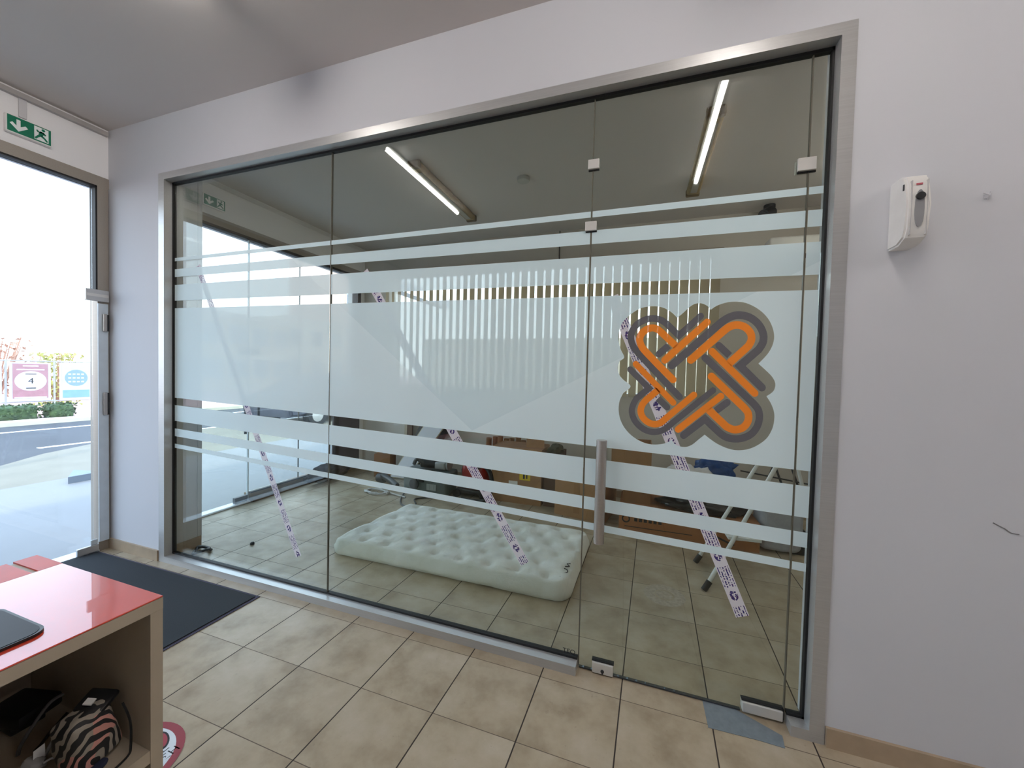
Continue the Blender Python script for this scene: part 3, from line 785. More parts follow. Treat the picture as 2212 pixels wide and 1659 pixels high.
finish('strap', MB().tube(bez([(bx+.035, by+.045, SZ+.13), (bx+.058, by+.05, SZ+.08), (bx+.07, by+.045, SZ+.02), (bx+.078, by+.035, SZ+.004), (bx+.09, by+.0, SZ+.004)], 6), .003, 6), BLACK, th, True)
th = thing('power_adapter', (2.10, -1.16, SZ), 'black box shaped adapter at the back of the desk shelf', 'adapter')
finish('case', MB().rbox(2.04, 2.17, -1.215, -1.115, SZ+.028, SZ+.066, .008, 2, rot=(0, .0, .25)), BLACKP, th, True)
finish('stand', MB().rbox(2.06, 2.14, -1.20, -1.13, SZ+.0005, SZ+.028, .006, 2), BLACKP, th, True)
def cable(pts, r, label, m=BLACK):
    mb = MB().tube(bez(pts, 8), r, 8); return tag(finish('cable', mb, m, None, True, Vector(pts[0])), label, 'cable', 'cables on the desk shelf')
cable([(2.215, -1.125, SZ+.09), (2.22, -1.155, SZ+.088), (2.225, -1.19, SZ+.05), (2.23, -1.212, SZ+.02), (2.24, -1.22, SZ+.005)], .0042, 'dark cable arching in front of the adapter on the desk shelf', mat('grey_cable', (92, 90, 90), .5))
cable([(2.25, -1.13, SZ+.05), (2.255, -1.16, SZ+.032), (2.26, -1.185, SZ+.012), (2.265, -1.20, SZ+.005)], .004, 'black cable loop under the arching cable on the desk shelf')
cable([(2.285, -1.125, SZ+.010), (2.29, -1.15, SZ+.03), (2.295, -1.175, SZ+.026), (2.305, -1.195, SZ+.005)], .0042, 'grey cable lying behind the patterned bag on the desk shelf', mat('pale_grey_cable', (128, 126, 124), .5))
cable([(2.365, -1.222, SZ+.005), (2.37, -1.228, SZ+.02), (2.375, -1.238, SZ+.022), (2.38, -1.25, SZ+.005)], .004, 'black cable hump beside the wrapped plug on the desk shelf')
th = thing('wrapped_plug', (2.32, -1.222, SZ), 'white wrapped plug with paper tag at the front of the desk shelf', 'plug')
finish('bundle', MB().blob((2.325, -1.222, SZ+.014), (.03, .018, .016), 3, .25, 2.2, 3, .85), mat('clear_wrap', (176, 174, 174), .25), th, True)
finish('paper_tag', MB().prism([(2.33, -1.226, SZ+.018), (2.33, -1.204, SZ+.022), (2.322, -1.202, SZ+.052), (2.322, -1.222, SZ+.047)], (.001, 0, 0)), PAPER, th)
finish('cord', MB().tube(bez([(2.345, -1.215, SZ+.016), (2.35, -1.20, SZ+.018), (2.352, -1.185, SZ+.006)], 6), .0028, 6), PAPER, th, True)
# floor sticker
cx, cy, R_ = 2.125, -.95, .168
th = thing('floor_sticker', (cx, cy, 0), 'round white floor sticker with red ring and footprints beside the desk', 'floor sticker')
def disc(r0, r1, z, seg=56, X=cx, Y=cy):
    mb = MB()
    if r0 <= 0: mb.poly([(X+r1*math.cos(2*PI*i/seg), Y+r1*math.sin(2*PI*i/seg), z) for i in range(seg)])
    else:
        for i in range(seg):
            a, b = 2*PI*i/seg, 2*PI*(i+1)/seg
            mb.poly([(X+r0*math.cos(a), Y+r0*math.sin(a), z), (X+r1*math.cos(a), Y+r1*math.sin(a), z), (X+r1*math.cos(b), Y+r1*math.sin(b), z), (X+r0*math.cos(b), Y+r0*math.sin(b), z)])
    return mb
finish('disc', disc(0, R_, .0010), mat('sticker_white', (224, 230, 238), .4), th)
finish('ring', disc(R_-.026, R_, .0014), mat('sticker_red', (146, 40, 52), .4), th)
rot = lambda x, y, z: Matrix.Translation((x, y, z)) @ Matrix(((0, -1, 0, 0), (1, 0, 0, 0), (0, 0, 1, 0), (0, 0, 0, 1)))
t = text_mb('ΚΡΑΤΑΤΕ', .044, rot(cx+.078, cy, .0014)); t.add(text_mb('ΑΠΟΣΤΑΣΗ', .040, rot(cx+.116, cy, .0014)))
finish('lettering', t, INK, th)
for s_ in (-1, 1):
    for nm_, k, z, m_ in (('footprint_outline', 1.18, .0014, INK), ('footprint_fill', 1., .0018, mat('sticker_red2', (160, 44, 56), .4))):
        finish(nm_, MB().poly([(cx+.01+.045*k*math.cos(a)*(1 if math.cos(a) > 0 else .9), cy+s_*.092+.030*k*math.sin(a)*(1.1-.3*math.cos(a)), z) for a in (2*PI*i/24 for i in range(24))]), m_, th)
# worn sticker in the back room
single('worn_sticker', disc(.06, .125, .0008, 40, 3.985, .855).add(disc(0, .05, .0008, 30, 3.985, .855)), mat('worn_sticker', (176, 164, 148), .6, var=.2, scale=40), 'pale worn round sticker mark on the floor behind the glass door', 'floor sticker')

# ------------------------------------------------------------------ back room
struct('trim_column_back', MB().box(GX0, GX0+.004, .245, .275, .075, H), WALL)
th = thing('back_window_frame', (-.03, 1.6, 0), 'beige aluminium frame of the back room street window', 'window frame')
finish('head', MB().box(-.09, .006, .56, 2.70, 2.715, 2.79), BEIGE_ALU, th)
finish('head_gasket', MB().box(-.07, .0075, .56, 2.70, 2.690, 2.715), BLACK, th)
finish('end_post', MB().box(-.09, .006, 2.635, 2.70, 0, 2.715), mat('dark_post', (66, 58, 62), .5), th)
finish('end_gasket', MB().box(-.05, .0085, 2.66, 2.682, 0, 2.715), BLACK, th)
finish('sill', MB().box(-.09, .03, 1.10, 2.635, 0, .05).box(-.09, -.0, 1.10, 2.635, .05, .09), mat('brown_sill', (116, 96, 66), .6), th)
finish('sill_gasket', MB().box(-.03, .004, 1.10, 2.635, .09, .105), BLACK, th)
finish('foot_strip', MB().box(-.09, .004, .56, 1.10, .0, .018), mat('bright_strip', (232, 238, 244), .4), th)
for i, (a, b) in enumerate(((.565, 1.085), (1.10, 1.70), (1.712, 2.63))):
    bp = struct('door_3' if i == 0 else 'window_%d' % (4+i), MB().box(-.035, -.025, a, b, .02 if i == 0 else .108, 2.688), CLEAR)
    if i == 0: d3 = bp
single('glass_edge', MB().box(-.038, -.022, 1.0865, 1.0985, .02, 2.688), mat('glass_edge_white', (214, 228, 236), .3), 'pale edge between the back room glass door and window', 'glass edge')
single('glass_edge', MB().box(-.036, -.024, 1.7015, 1.7105, .108, 2.688), SEAL, 'dark joint in the back room street window', 'glass edge')
th = sub('lock_plate', (-.01, 1.05, 1.40), d3)
finish('plate', MB().rbox(-.045, -.008, .99, 1.20, 1.52, 1.60, .004, 2), DARK, th)
for yy in (1.03, 1.17):
    th = sub('pull_handle', (.0, yy, .8), d3)
    finish('bar', MB().tube([(.02, yy, .72), (.02, yy, 1.12)], .012, 12), BLACKP, th, True)
    finish('standoff', MB().tube([(-.02, yy, .78), (.02, yy, .78)], .008, 8), BLACKP, th, True)
    finish('standoff', MB().tube([(-.02, yy, 1.06), (.02, yy, 1.06)], .008, 8), BLACKP, th, True)
th = sub('bottom_patch', (0, 1.0, 0), d3)
finish('body', MB().rbox(-.045, -.008, .95, 1.08, .02, .08, .004, 2), DARK, th)

# blind of glossy ribbed slats
SLAT = m_film('blind_fabric', (204, 190, 166), 1.0, .42)
th = thing('vertical_blind', (2.45, BW-.05, 2.86), 'vertical blind of taupe slats half open across the back wall', 'blind')
finish('head_rail', MB().rbox(.36, 4.58, BW-.075, BW-.012, 2.735, 2.765, .004, 2), mat('taupe_rail', (150, 138, 122), .4), th)
ns = 42; proto = None; pitch = (4.56-.38)/ns
for i in range(ns):
    x = .38+pitch*(i+.5)
    if proto is None:
        mb = MB(); n = 6; hw = .0505; rows = []
        for zz in (2.735, 1.17):
            rows.append([[mb.bm.verts.new((x+hw*(2*j/n-1), BW-.062-.004*(1-(2*j/n-1)**2)+dd, zz)) for j in range(n+1)] for dd in (0, .001)])
        for j in range(n):
            mb.bm.faces.new((rows[0][0][j], rows[0][0][j+1], rows[1][0][j+1], rows[1][0][j]))
            mb.bm.faces.new((rows[0][1][j], rows[1][1][j], rows[1][1][j+1], rows[0][1][j+1]))
        proto = finish('slat', mb, SLAT, th, 'all', Vector((x, BW-.062, 2.735))); px0 = x; o = proto
    else:
        o = proto.copy(); C.objects.link(o); o.parent = th; o.location = proto.location + Vector((x-px0, 0, 0))
    o.rotation_euler = (0, 0, -.56+random.uniform(-.12, .12))
single('hanging_wire', MB().tube([(2.83, BW-.004, H), (2.832, BW-.004, 2.766)], .006, 8), BLACK, 'short dark wire hanging from the ceiling above the blind', 'wire')
th = thing('air_conditioner', (5.3, BW, 2.55), 'white wall air conditioner high on the back wall behind the door', 'air conditioner')
finish('body', MB().rbox(4.95, 5.75, BW-.2, BW-.002, 2.55, 2.79, .025, 3), WHITE_P, th, True)
finish('louvre', MB().box(5.0, 5.7, BW-.203, BW-.196, 2.565, 2.61), DARK, th)

# mattress
th = thing('mattress', (2.53, .97, 0), 'white tufted mattress lying on the floor behind the glass', 'mattress')
c0, c1, c2, c3 = Vector((1.60, .525)), Vector((3.42, .525)), Vector((3.44, 1.42)), Vector((1.70, 1.43))
TH = .125; nx, ny = 96, 52
tufts = []
for j in range(6):
    for i in range(9):
        tufts.append(((i+.5+(.25 if j % 2 else -.25))/9, (j+.5)/6))
bm = bmesh.new()
def mpos(u, v):
    # u,v in 0..1, rounded corners
    p = c0.lerp(c1, u).lerp(c3.lerp(c2, u), v)
    return p
def edgef(t): return min(t, 1-t)
grid = []
for j in range(ny+1):
    row = []
    for i in range(nx+1):
        u, v = i/nx, j/ny
        # denser at rims
        u = .5-.5*math.cos(PI*u)*(.35)-.5*(1-2*u)*.65; v = .5-.5*math.cos(PI*v)*(.35)-.5*(1-2*v)*.65
        p = mpos(u, v); du, dv = edgef(u)*1.82, edgef(v)*.9
        d = min(du, dv); r = .05
        z = TH
        if d < r: z = TH-r+math.sqrt(max(0, r*r-(r-d)**2))
        for a, b in tufts:
            q = ((u-a)*1.82)**2+((v-b)*.9)**2
            if q < .04: z -= .020*math.exp(-q/.0009)+.007*math.exp(-q/.006)
        if d > .04: z += .008*mnoise.noise(Vector((p.x*5, p.y*6, 0)))+.005*mnoise.noise(Vector((p.x*15, p.y*15, 2)))
        row.append(bm.verts.new((p.x, p.y, z)))
    grid.append(row)
for j in range(ny):
    for i in range(nx): bm.faces.new((grid[j][i], grid[j][i+1], grid[j+1][i+1], grid[j+1][i]))
rim = [grid[0][i] for i in range(nx+1)]+[grid[j][nx] for j in range(1, ny+1)]+[grid[ny][i] for i in range(nx-1, -1, -1)]+[grid[j][0] for j in range(ny-1, 0, -1)]
ctr = Vector((2.53, .97, 0)); prev = rim
for k, (zz, ex) in enumerate(((.060, .010), (.035, .011), (.012, .004), (.001, -.02))):
    cur = []
    for q, v in enumerate(rim):
        dd = Vector((v.co.x-ctr.x, v.co.y-ctr.y, 0)).normalized()
        cur.append(bm.verts.new((v.co.x+dd.x*ex, v.co.y+dd.y*ex, zz+.004*mnoise.noise(v.co*9))))
    for q in range(len(rim)): bm.faces.new((prev[q], prev[(q+1) % len(rim)], cur[(q+1) % len(rim)], cur[q]))
    prev = cur
t = MB(); t.bm.free(); t.bm = bm
# round the plan corners
for v in bm.verts:
    for cc, sx_, sy_ in ((c0, 1, 1), (c1, -1, 1), (c2, -1, -1), (c3, 1, -1)):
        r = .09; o = Vector((cc.x+sx_*r, cc.y+sy_*r)); e = Vector((v.co.x-o.x, v.co.y-o.y))
        if e.x*sx_ < 0 and e.y*sy_ < 0:
            m_ = max(abs(e.x), abs(e.y)); L = e.length
            if L > 1e-6: e = e*(m_/L); v.co.x, v.co.y = o.x+e.x, o.y+e.y
finish('cover', t, MATTRESS, th, 'all')
w = MB(); b0 = Vector((3.365, .66, TH-.004))
for pts in ([(0, 0), (.03, .02), (.02, .05), (-.01, .06)], [(-.01, .09), (.03, .10), (.0, .13), (.03, .14)], [(.02, -.03), (-.02, -.05), (.02, -.07)]):
    w.tube(bez([(b0.x+p[0]*.7, b0.y+p[1], b0.z-.001) for p in pts], 4), .003, 6)
finish('pen_marks', w, INK, th, True)

# cardboard boxes
def carton(name, x0, x1, y0, y1, z0, z1, m, label, rot=0., group='cardboard boxes in the back room'):
    th = thing(name, ((x0+x1)/2, (y0+y1)/2, z0), label, 'cardboard box', group); th['_r'] = rot
    return th
def box_walls(x0, x1, y0, y1, z0, z1, t_=.006):
    return MB().box(x0, x1, y0, y0+t_, z0, z1).box(x0, x1, y1-t_, y1, z0, z1).box(x0, x0+t_, y0+t_, y1-t_, z0, z1).box(x1-t_, x1, y0+t_, y1-t_, z0, z1).box(x0+t_, x1-t_, y0+t_, y1-t_, z0, z0+t_)
# A: tall open box with torn flaps
x0, x1, y0, y1, zt = 2.28, 2.84, 2.13, 2.50, .60
th = carton('cardboard_box', x0, x1, y0, y1, 0, zt, CARD, 'tall open cardboard box with labels on its front, beside the red vacuum')
finish('body', box_walls(x0, x1, y0, y1, 0, zt), CARD, th)
for i in range(7):
    a = 2.05+i*.074; yy = 2.60+.03*(i % 2)
    tag(finish('cardboard_roll', MB().lathe([(.026, .003), (.033, .003), (.034, .60+.014*(i % 3)), (.026, .60+.014*(i % 3)), (.025, .5)], (a, yy, 0), 'Z', 16), CARD_D, None, True, (a, yy, 0)),
        'rolled brown cardboard standing in the row behind the vacuum and the tall open box', 'cardboard roll', 'rolled cardboard behind the open box')
finish('contents', MB().box(x0+.01, x1-.01, y0+.01, y1-.01, .02, zt-.002), CARD_D, th)
finish('front_flap', MB().prism([(x0+.36, y0+.10, zt-.01), (x0+.56, y0+.13, zt-.01), (x0+.52, y0+.20, zt+.17), (x0+.34, y0+.17, zt+.12)], (0, .006, 0)), CARD, th)
finish('label_sheet', MB().box(x0+.10, x0+.52, y0-.003, y0-.0005, zt-.10, zt-.02), mat('label_sheet', (206, 214, 222), .5), th)
finish('label_print', MB().box(x0+.12, x0+.25, y0-.004, y0-.0031, zt-.09, zt-.05).box(x0+.30, x0+.38, y0-.004, y0-.0031, zt-.085, zt-.03).box(x0+.42, x0+.50, y0-.004, y0-.0031, zt-.09, zt-.06), BLUE, th)
finish('yellow_sticker', MB().box(x0+.32, x0+.44, y0-.003, y0-.0005, .26, .36), YELLOW, th)
finish('sticker_print', MB().box(x0+.36, x0+.38, y0-.004, y0-.0031, .275, .345).box(x0+.395, x0+.41, y0-.004, y0-.0031, .28, .325), INK, th)
finish('white_note', MB().box(x0+.20, x0+.30, y0-.003, y0-.0005, .14, .24), PAPER, th)
# yellow-edged folder resting at the top of box A
single('yellow_tape_roll', MB().lathe([(.035, -.03), (.06, -.03), (.06, .03), (.035, .03)], (2.72, 2.40, zt+.064), 'Y', 22), mat('yellow_olive', (196, 190, 30), .5), 'yellow edged roll on top of the tall open box', 'roll', smooth=True)
# dark tall carton between
th = carton('cardboard_box', 2.86, 3.04, 2.16, 2.52, 0, .56, CARD_D, 'narrow dark box standing between the tall open box and the plain box')
finish('body', box_walls(2.86, 3.03, 2.16, 2.52, 0, .56), mat('dark_box_card', (96, 72, 58), .8), th)  # body is a darker brown than the other cartons
finish('contents', MB().blob((2.95, 2.33, .57), (.08, .14, .07), 3, .35, 2.5, 5), mat('dark_olive', (70, 64, 40), .8), th, True)
# B plain box
x0, x1, y0, y1 = 3.06, 3.56, 1.93, 2.36
th = carton('cardboard_box', x0, x1, y0, y1, 0, .40, CARD, 'plain brown cardboard box on the floor behind the door handle')
finish('body', MB().box(x0, x1, y0, y1, 0, .40, rot=(0, 0, -.22)), CARD, th)
finish('tape_strip', MB().box(x0+.2, x0+.26, y0-.002, y1+.002, .05, .402, rot=(0, 0, -.22), piv=((x0+x1)/2, (y0+y1)/2, 0)), mat('brown_tape', (150, 108, 66), .35), th)
# E long flat box on the floor
x0, x1, y0, y1, zt = 3.655, 4.75, 1.76, 2.25, .235
th = carton('cardboard_box', x0, x1, y0, y1, 0, zt, CARD_O, 'long low orange-brown carton with black print on the floor')
finish('body', MB().box(x0, x1, y0, y1, 0, zt), CARD_O, th)
pr = MB()
R0 = []
for i in range(18):
    a, b = 2*PI*i/18, 2*PI*(i+1)/18
    pr.poly([(x0+.06+r*math.cos(t_), y0-.001, .135+r*math.sin(t_)) for r, t_ in ((.024, a), (.036, a), (.036, b), (.024, b))])
for i in range(6):
    a = x0+.13+i*.04
    pr.box(a, a+.026, y0-.0015, y0-.0005, .12, .15)
pr.box(x0+.05, x0+.60, y0-.0015, y0-.0005, .066, .072)
pr.prism([(x0+.62, y0-.001, .14), (x0+.635, y0-.001, .15), (x0+.92, y0-.001, .04), (x0+.905, y0-.001, .03)], (0, -.0006, 0))
finish('print', pr, INK, th)
# D and C stacked on E's left half
x0, x1, y0, y1 = 3.68, 3.92, 1.90, 2.23
th = carton('cardboard_box', x0, x1, y0, y1, .236, .50, CARD_D, 'brown box with a white label between the orange carton and the top box')
finish('body', MB().box(x0, x1, y0, y1, .236, .50), CARD_D, th)
finish('label', MB().box(x0+.08, x0+.20, y0-.002, y0-.0005, .40, .48), PAPER, th)
x0, x1, y0, y1 = 3.56, 3.92, 1.98, 2.22
th = carton('cardboard_box', x0, x1, y0, y1, .502, .80, CARD, 'open topped brown box, topmost of the stack behind the door')
finish('body', box_walls(x0, x1, y0, y1, .502, .78), CARD, th)
finish('torn_edge', MB().box(x0+.02, x1+.03, y0-.01, y0-.0005, .503, .514), CARD_D, th)
# black bin bag, white wrap, blue bag
single('black_cloth', MB().blob((4.36, 1.98, .282), (.36, .2, .075), 4, .3, 2., 11, .55), BLACKP, 'black cloth heap lying on the long orange carton', 'cloth', smooth='all')
single('white_plastic_bag', MB().blob((4.24, 1.97, .47), (.22, .17, .13), 4, .45, 2.6, 4, .75), FABW, 'crumpled white plastic bag on the black cloth heap', 'bag', smooth='all')
single('blue_bag', MB().blob((4.50, 2.30, .50), (.17, .10, .16), 4, .4, 2.2, 8, .9), BLUEBAG, 'crumpled blue plastic bag behind the white bag', 'bag', smooth='all')
# step ladder
th = thing('step_ladder', (4.5, 1.3, 0), 'white folding step ladder with black feet behind the glass door', 'ladder')
Arail = [Vector((4.24, 1.41, .0)), Vector((4.86, 1.66, 1.10))]; Brail = [Vector((4.24, 1.01, .0)), Vector((4.90, 1.46, 1.12))]
for a, b in (Arail, Brail):
    finish('front_leg', MB().tube([a+Vector((0, 0, .004)), b], .0135, 10), LADDER, th, True)
    finish('foot', MB().tube([a+Vector((-.004, 0, 0)), a.lerp(b, .05)], .020, 10), BLACK, th, True)
for t_ in (.28, .53, .80):
    p, q = Arail[0].lerp(Arail[1], t_), Brail[0].lerp(Brail[1], t_)
    mb = MB(); d = (q-p).normalized(); xx = Vector((.0, 0, 0))
    mb.prism([p+Vector((-.03, 0, 0)), q+Vector((-.03, 0, 0)), q+Vector((.17, .02, 0)), p+Vector((.17, -.02, 0))], (0, 0, .018))
    finish('step', mb, LADDER, th)
for a, b in ((Vector((5.12, 1.62, 0)), Arail[1]), (Vector((5.08, 1.20, 0)), Brail[1])):
    finish('rear_leg', MB().tube([a, b], .012, 10), LADDER, th, True)
    finish('foot', MB().tube([a, a.lerp(b, .04)], .018, 10), BLACK, th, True)
finish('hinge_plate', MB().box(4.84, 4.93, 1.44, 1.68, 1.09, 1.12), LADDER, th)
# clothes airer frame with bag behind
th = thing('laundry_bag', (4.92, 1.92, 0), 'tall pale grey fabric bag standing behind the step ladder', 'bag')
t = MB().rbox(4.76, 5.06, 1.80, 2.08, .012, .52, .05, 4)
bmesh.ops.subdivide_edges(t.bm, edges=t.bm.edges[:], cuts=3, use_grid_fill=True)
for v in t.bm.verts: v.co += Vector((.02*mnoise.noise(Vector((v.co.x*9, v.co.y*9, v.co.z*3))), .025*mnoise.noise(Vector((v.co.x*14, 0, v.co.z*3))), 0))
finish('body', t, FABG, th, 'all')
finish('dark_base', MB().rbox(5.0, 5.09, 1.84, 2.06, .0, .2, .01, 2), BLACKP, th)
th = thing('clothes_airer', (5.0, 2.42, 0), 'folded wire clothes airer leaning by the wall behind the ladder', 'clothes airer')
for a, b in (((4.70, 2.42, .05), (4.96, 2.5, .80)), ((4.86, 2.42, .05), (5.10, 2.5, .80)), ((5.22, 2.42, .05), (4.98, 2.54, .80)), ((5.34, 2.42, .05), (5.12, 2.54, .80))):
    finish('leg', MB().tube([a, b], .010, 8), DARK, th, True)
finish('cross_bar', MB().tube([(4.74, 2.40, .52), (5.3, 2.40, .45)], .007, 8).tube([(4.96, 2.5, .78), (5.12, 2.53, .78)], .008, 8), DARK, th, True)

# vacuum cleaner
VX = -.075
th = thing('vacuum_cleaner', (2.05, 2.2, 0), 'red vacuum cleaner with black hose beside the tall open box', 'vacuum cleaner')
finish('body', MB().rbox(1.98+VX, 2.26+VX, 2.12, 2.38, .09, .36, .05, 4), REDV, th, True)
finish('motor_head', MB().lathe([(.115, .36), (.11, .42), (.06, .45)], (2.12+VX, 2.25, 0), 'Z', 24), BLACKP, th, True)
finish('base', MB().rbox(1.94+VX, 2.32+VX, 2.08, 2.40, .04, .10, .02, 2), BLACKP, th, True)
for xx in (1.96+VX, 2.28+VX): finish('wheel', MB().lathe([(.045, -.02), (.045, .02)], (xx, 2.08, .045), 'Y', 18), BLACK, th, True)
finish('hose', MB().tube(bez([(2.12, 2.10, .34), (2.22, 2.03, .40), (2.32, 1.99, .32), (2.34, 1.97, .17), (2.28, 1.95, .05), (2.14, 1.94, .026), (2.0, 1.96, .026)], 10), .024, 12), BLACK, th, True)
# grey-green toolbox
th = thing('tool_case', (1.62, 2.1, 0), 'long grey-green tool case lying on the floor by the mattress', 'tool case')
finish('body', MB().rbox(1.24, 1.80, 1.98, 2.25, .006, .24, .03, 3), TOOLG, th, True)
finish('lid', MB().rbox(1.23, 1.81, 1.97, 2.26, .17, .27, .03, 3), mat('case_lid', (76, 86, 86), .5), th, True)
finish('label', MB().box(1.56, 1.68, 1.966, 1.969, .07, .14).box(1.58, 1.60, 1.964, 1.967, .08, .13).box(1.63, 1.65, 1.964, 1.967, .08, .13), mat('case_label', (150, 156, 152), .5), th)
finish('dial', MB().lathe([(.058, -.02), (.058, .0), (.03, .004)], (1.40, 1.975, .12), 'Y', 22), DARK, th, True)
finish('latch', MB().box(1.46, 1.52, 1.955, 1.975, .15, .20), BLACKP, th)
# machine on top: dark engine
th = thing('power_tool', (1.55, 2.1, .27), 'black and grey power tool lying on the grey-green case', 'power tool')
finish('motor', MB().tube([(1.42, 2.10, .335), (1.60, 2.12, .335)], .055, 18), BLACKP, th, True)
finish('grip', MB().tube(bez([(1.46, 2.06, .34), (1.40, 2.02, .39), (1.36, 2.02, .33)], 6), .022, 10), DARK, th, True)
finish('head', MB().rbox(1.60, 1.74, 2.06, 2.18, .28, .37, .02, 3), mat('tool_grey', (150, 150, 150), .4, .4), th, True)
finish('guard', MB().lathe([(.07, -.01), (.07, .01)], (1.76, 2.12, .345), 'X', 22), mat('tool_grey', (150, 150, 150)), th, True)
# small angle tool + pipe bits at left
th = thing('hand_tool', (1.05, 2.0, 0), 'dark hand tool with a round head on the floor left of the tool case', 'power tool')
finish('body', MB().tube([(.82, 2.18, .10), (1.02, 2.06, .09), (1.15, 2.0, .06)], [.04, .036, .03], 14), DARK, th, True)
finish('round_head', MB().lathe([(.055, -.05), (.062, 0), (.055, .05)], (.78, 2.2, .062), 'X', 20), BLACKP, th, True)
finish('stand', MB().box(.95, 1.13, 1.99, 2.06, .0, .035), BLACKP, th)
single('grey_cable_coil', MB().tube([(1.0+.17*math.cos(a)*(.7+.06*(i % 5)), 1.83+.075*math.sin(a)*(.8+.05*(i % 4)), .012+.0025*(i % 9)) for i, a in ((k, k*2*PI/26) for k in range(26*5))], .007, 6), mat('pale_cable', (196, 196, 196), .5), 'coiled pale cable on the floor left of the mattress corner', 'cable coil', smooth='all')
single('dark_cord', MB().tube(bez([(1.30, 1.92, .01), (1.36, 1.78, .01), (1.47, 1.62, .01), (1.58, 1.58, .01), (1.62, 1.66, .01), (1.52, 1.80, .01), (1.62, 1.9, .01), (1.80, 1.93, .01)], 8), .008, 8), DARK, 'dark cord looping on the floor beside the mattress corner', 'cord', smooth='all')  # plain dark cord lying in a loop
single('pipe_offcut', MB().tube([(1.16, 1.86, .016), (1.40, 1.80, .016)], .009, 8), mat('pale_pipe', (190, 188, 182), .5), 'short pale pipe lying by the tool case', 'pipe', smooth=True)
# leaning boards
def board(pts, y, yt, d, name, m, me_, label):
    """outline in (x,z), leaning: y at the foot and yt at the top"""
    zs = [p[1] for p in pts]; z0, z1 = min(zs), max(zs)
    P = [(x, y+(yt-y)*(z-z0)/(z1-z0), max(z, .001)) for x, z in pts]
    th = thing(name, (sum(p[0] for p in pts)/len(pts), y, 0), label, 'board', 'boards leaning at the back wall')
    finish('panel', MB().prism(P, (0, d, 0)), m, th)
    c = (sum(p[0] for p in P)/len(P), 0, sum(p[2] for p in P)/len(P))
    e = MB()
    for i in range(len(P)):
        e.tube([Vector(P[i])+Vector((0, d/2, .0)), Vector(P[(i+1) % len(P)])+Vector((0, d/2, 0))], .011, 6)
    finish('edge', e, me_, th, True)
    return th
board([(.76, .02), (1.00, .02), (1.50, .78), (1.30, .93)], 2.40, 2.60, .02, 'leaning_board', mat('white_board', (206, 208, 216), .4), mat('board_edge', (178, 166, 138), .6), 'white board leaning diagonally in front of a black one')
board([(.78, .02), (1.04, .02), (1.62, .84), (1.16, .97)], 2.54, 2.68, .02, 'leaning_board', BLACKP, BLACK, 'black board leaning behind the white board')
single('wooden_batten', MB().box(1.30, 1.37, 2.34, 2.38, -.1, .62, rot=(-.05, .95, 0)).box(1.2, 1.25, 2.4, 2.43, .05, .3), mat('pale_batten', (176, 168, 150), .6), 'pale wooden batten lying slanted behind the tool case', 'batten')
th = thing('leaning_plank', (.85, 2.62, 0), 'brown plank standing against the back wall left of the boards', 'plank')
finish('plank', MB().box(.80, .88, 2.70, 2.73, .001, 1.15, rot=(-.03, .0, 0)), WOOD, th)
finish('light_strip', MB().box(.76, .80, 2.70, 2.72, .03, 1.15, rot=(-.03, .0, 0)), mat('plank_pale', (186, 172, 150), .6), th)
single('dark_carton', MB().box(.50, .72, 2.40, 2.58, .0, .30, rot=(0, 0, .2)), CARD_D, 'dark brown box on the floor at the foot of the leaning plank', 'cardboard box')
single('water_bottle', MB().lathe([(.03, .302), (.034, .31), (.034, .40), (.014, .44), (.014, .455)], (.62, 2.48, 0), 'Z', 16), mat('bottle_blue', (186, 206, 226), .2), 'small pale blue bottle on the dark brown box', 'bottle', smooth=True)
th = thing('dry_plant', (1.82, 2.5, .0), 'white spiky brush like plant behind the tool case', 'plant')
finish('pot', MB().lathe([(.07, .0), (.09, .18), (.09, .2)], (1.82, 2.52, 0), 'Z', 18), DARK, th, True)
sp = MB()
for i in range(26):
    a = i*2.4; el = random.uniform(.5, 1.45); L = random.uniform(.25, .42); d = Vector((math.cos(a)*math.cos(el), math.sin(a)*math.cos(el)*.5, math.sin(el)))
    b = Vector((1.82, 2.52, .2)); sp.tube([b, b+d*L*.6+Vector((0, 0, .03)), b+d*L], [.006, .008, .002], 5)
finish('leaves', sp, mat('dry_leaf', (206, 204, 192), .7), th, True)
single('dark_board', MB().box(.034, .056, 2.16, 2.62, .052, 1.02, rot=(0, .015, 0)), mat('dark_brown_board', (58, 48, 52), .5), 'dark brown board standing upright at the far end of the street window', 'board')
single('dark_coat', MB().blob((.135, 2.02, .105), (.055, .34, .11), 4, .4, 2.4, 21, .9), mat('dark_brown_cloth', (62, 52, 50), .85, var=.15), 'crumpled dark brown cloth heap on the floor along the street window sill', 'cloth', smooth='all')
single('tangled_wire', MB().tube(bez([(.70, .16, .01), (.66, .2, .03), (.72, .24, .012), (.78, .18, .035), (.70, .14, .012), (.66, .22, .02), (.76, .23, .01)], 8), .009, 7), DARK, 'dark tangled wire on the floor at the foot of the column', 'wire', smooth='all')
single('floor_bolt', MB().lathe([(.015, 0), (.015, .012), (.008, .02)], (.93, .42, 0), 'Z', 14), BLACKP, 'small black stopper on the floor near the entrance column', 'stopper', smooth=True)

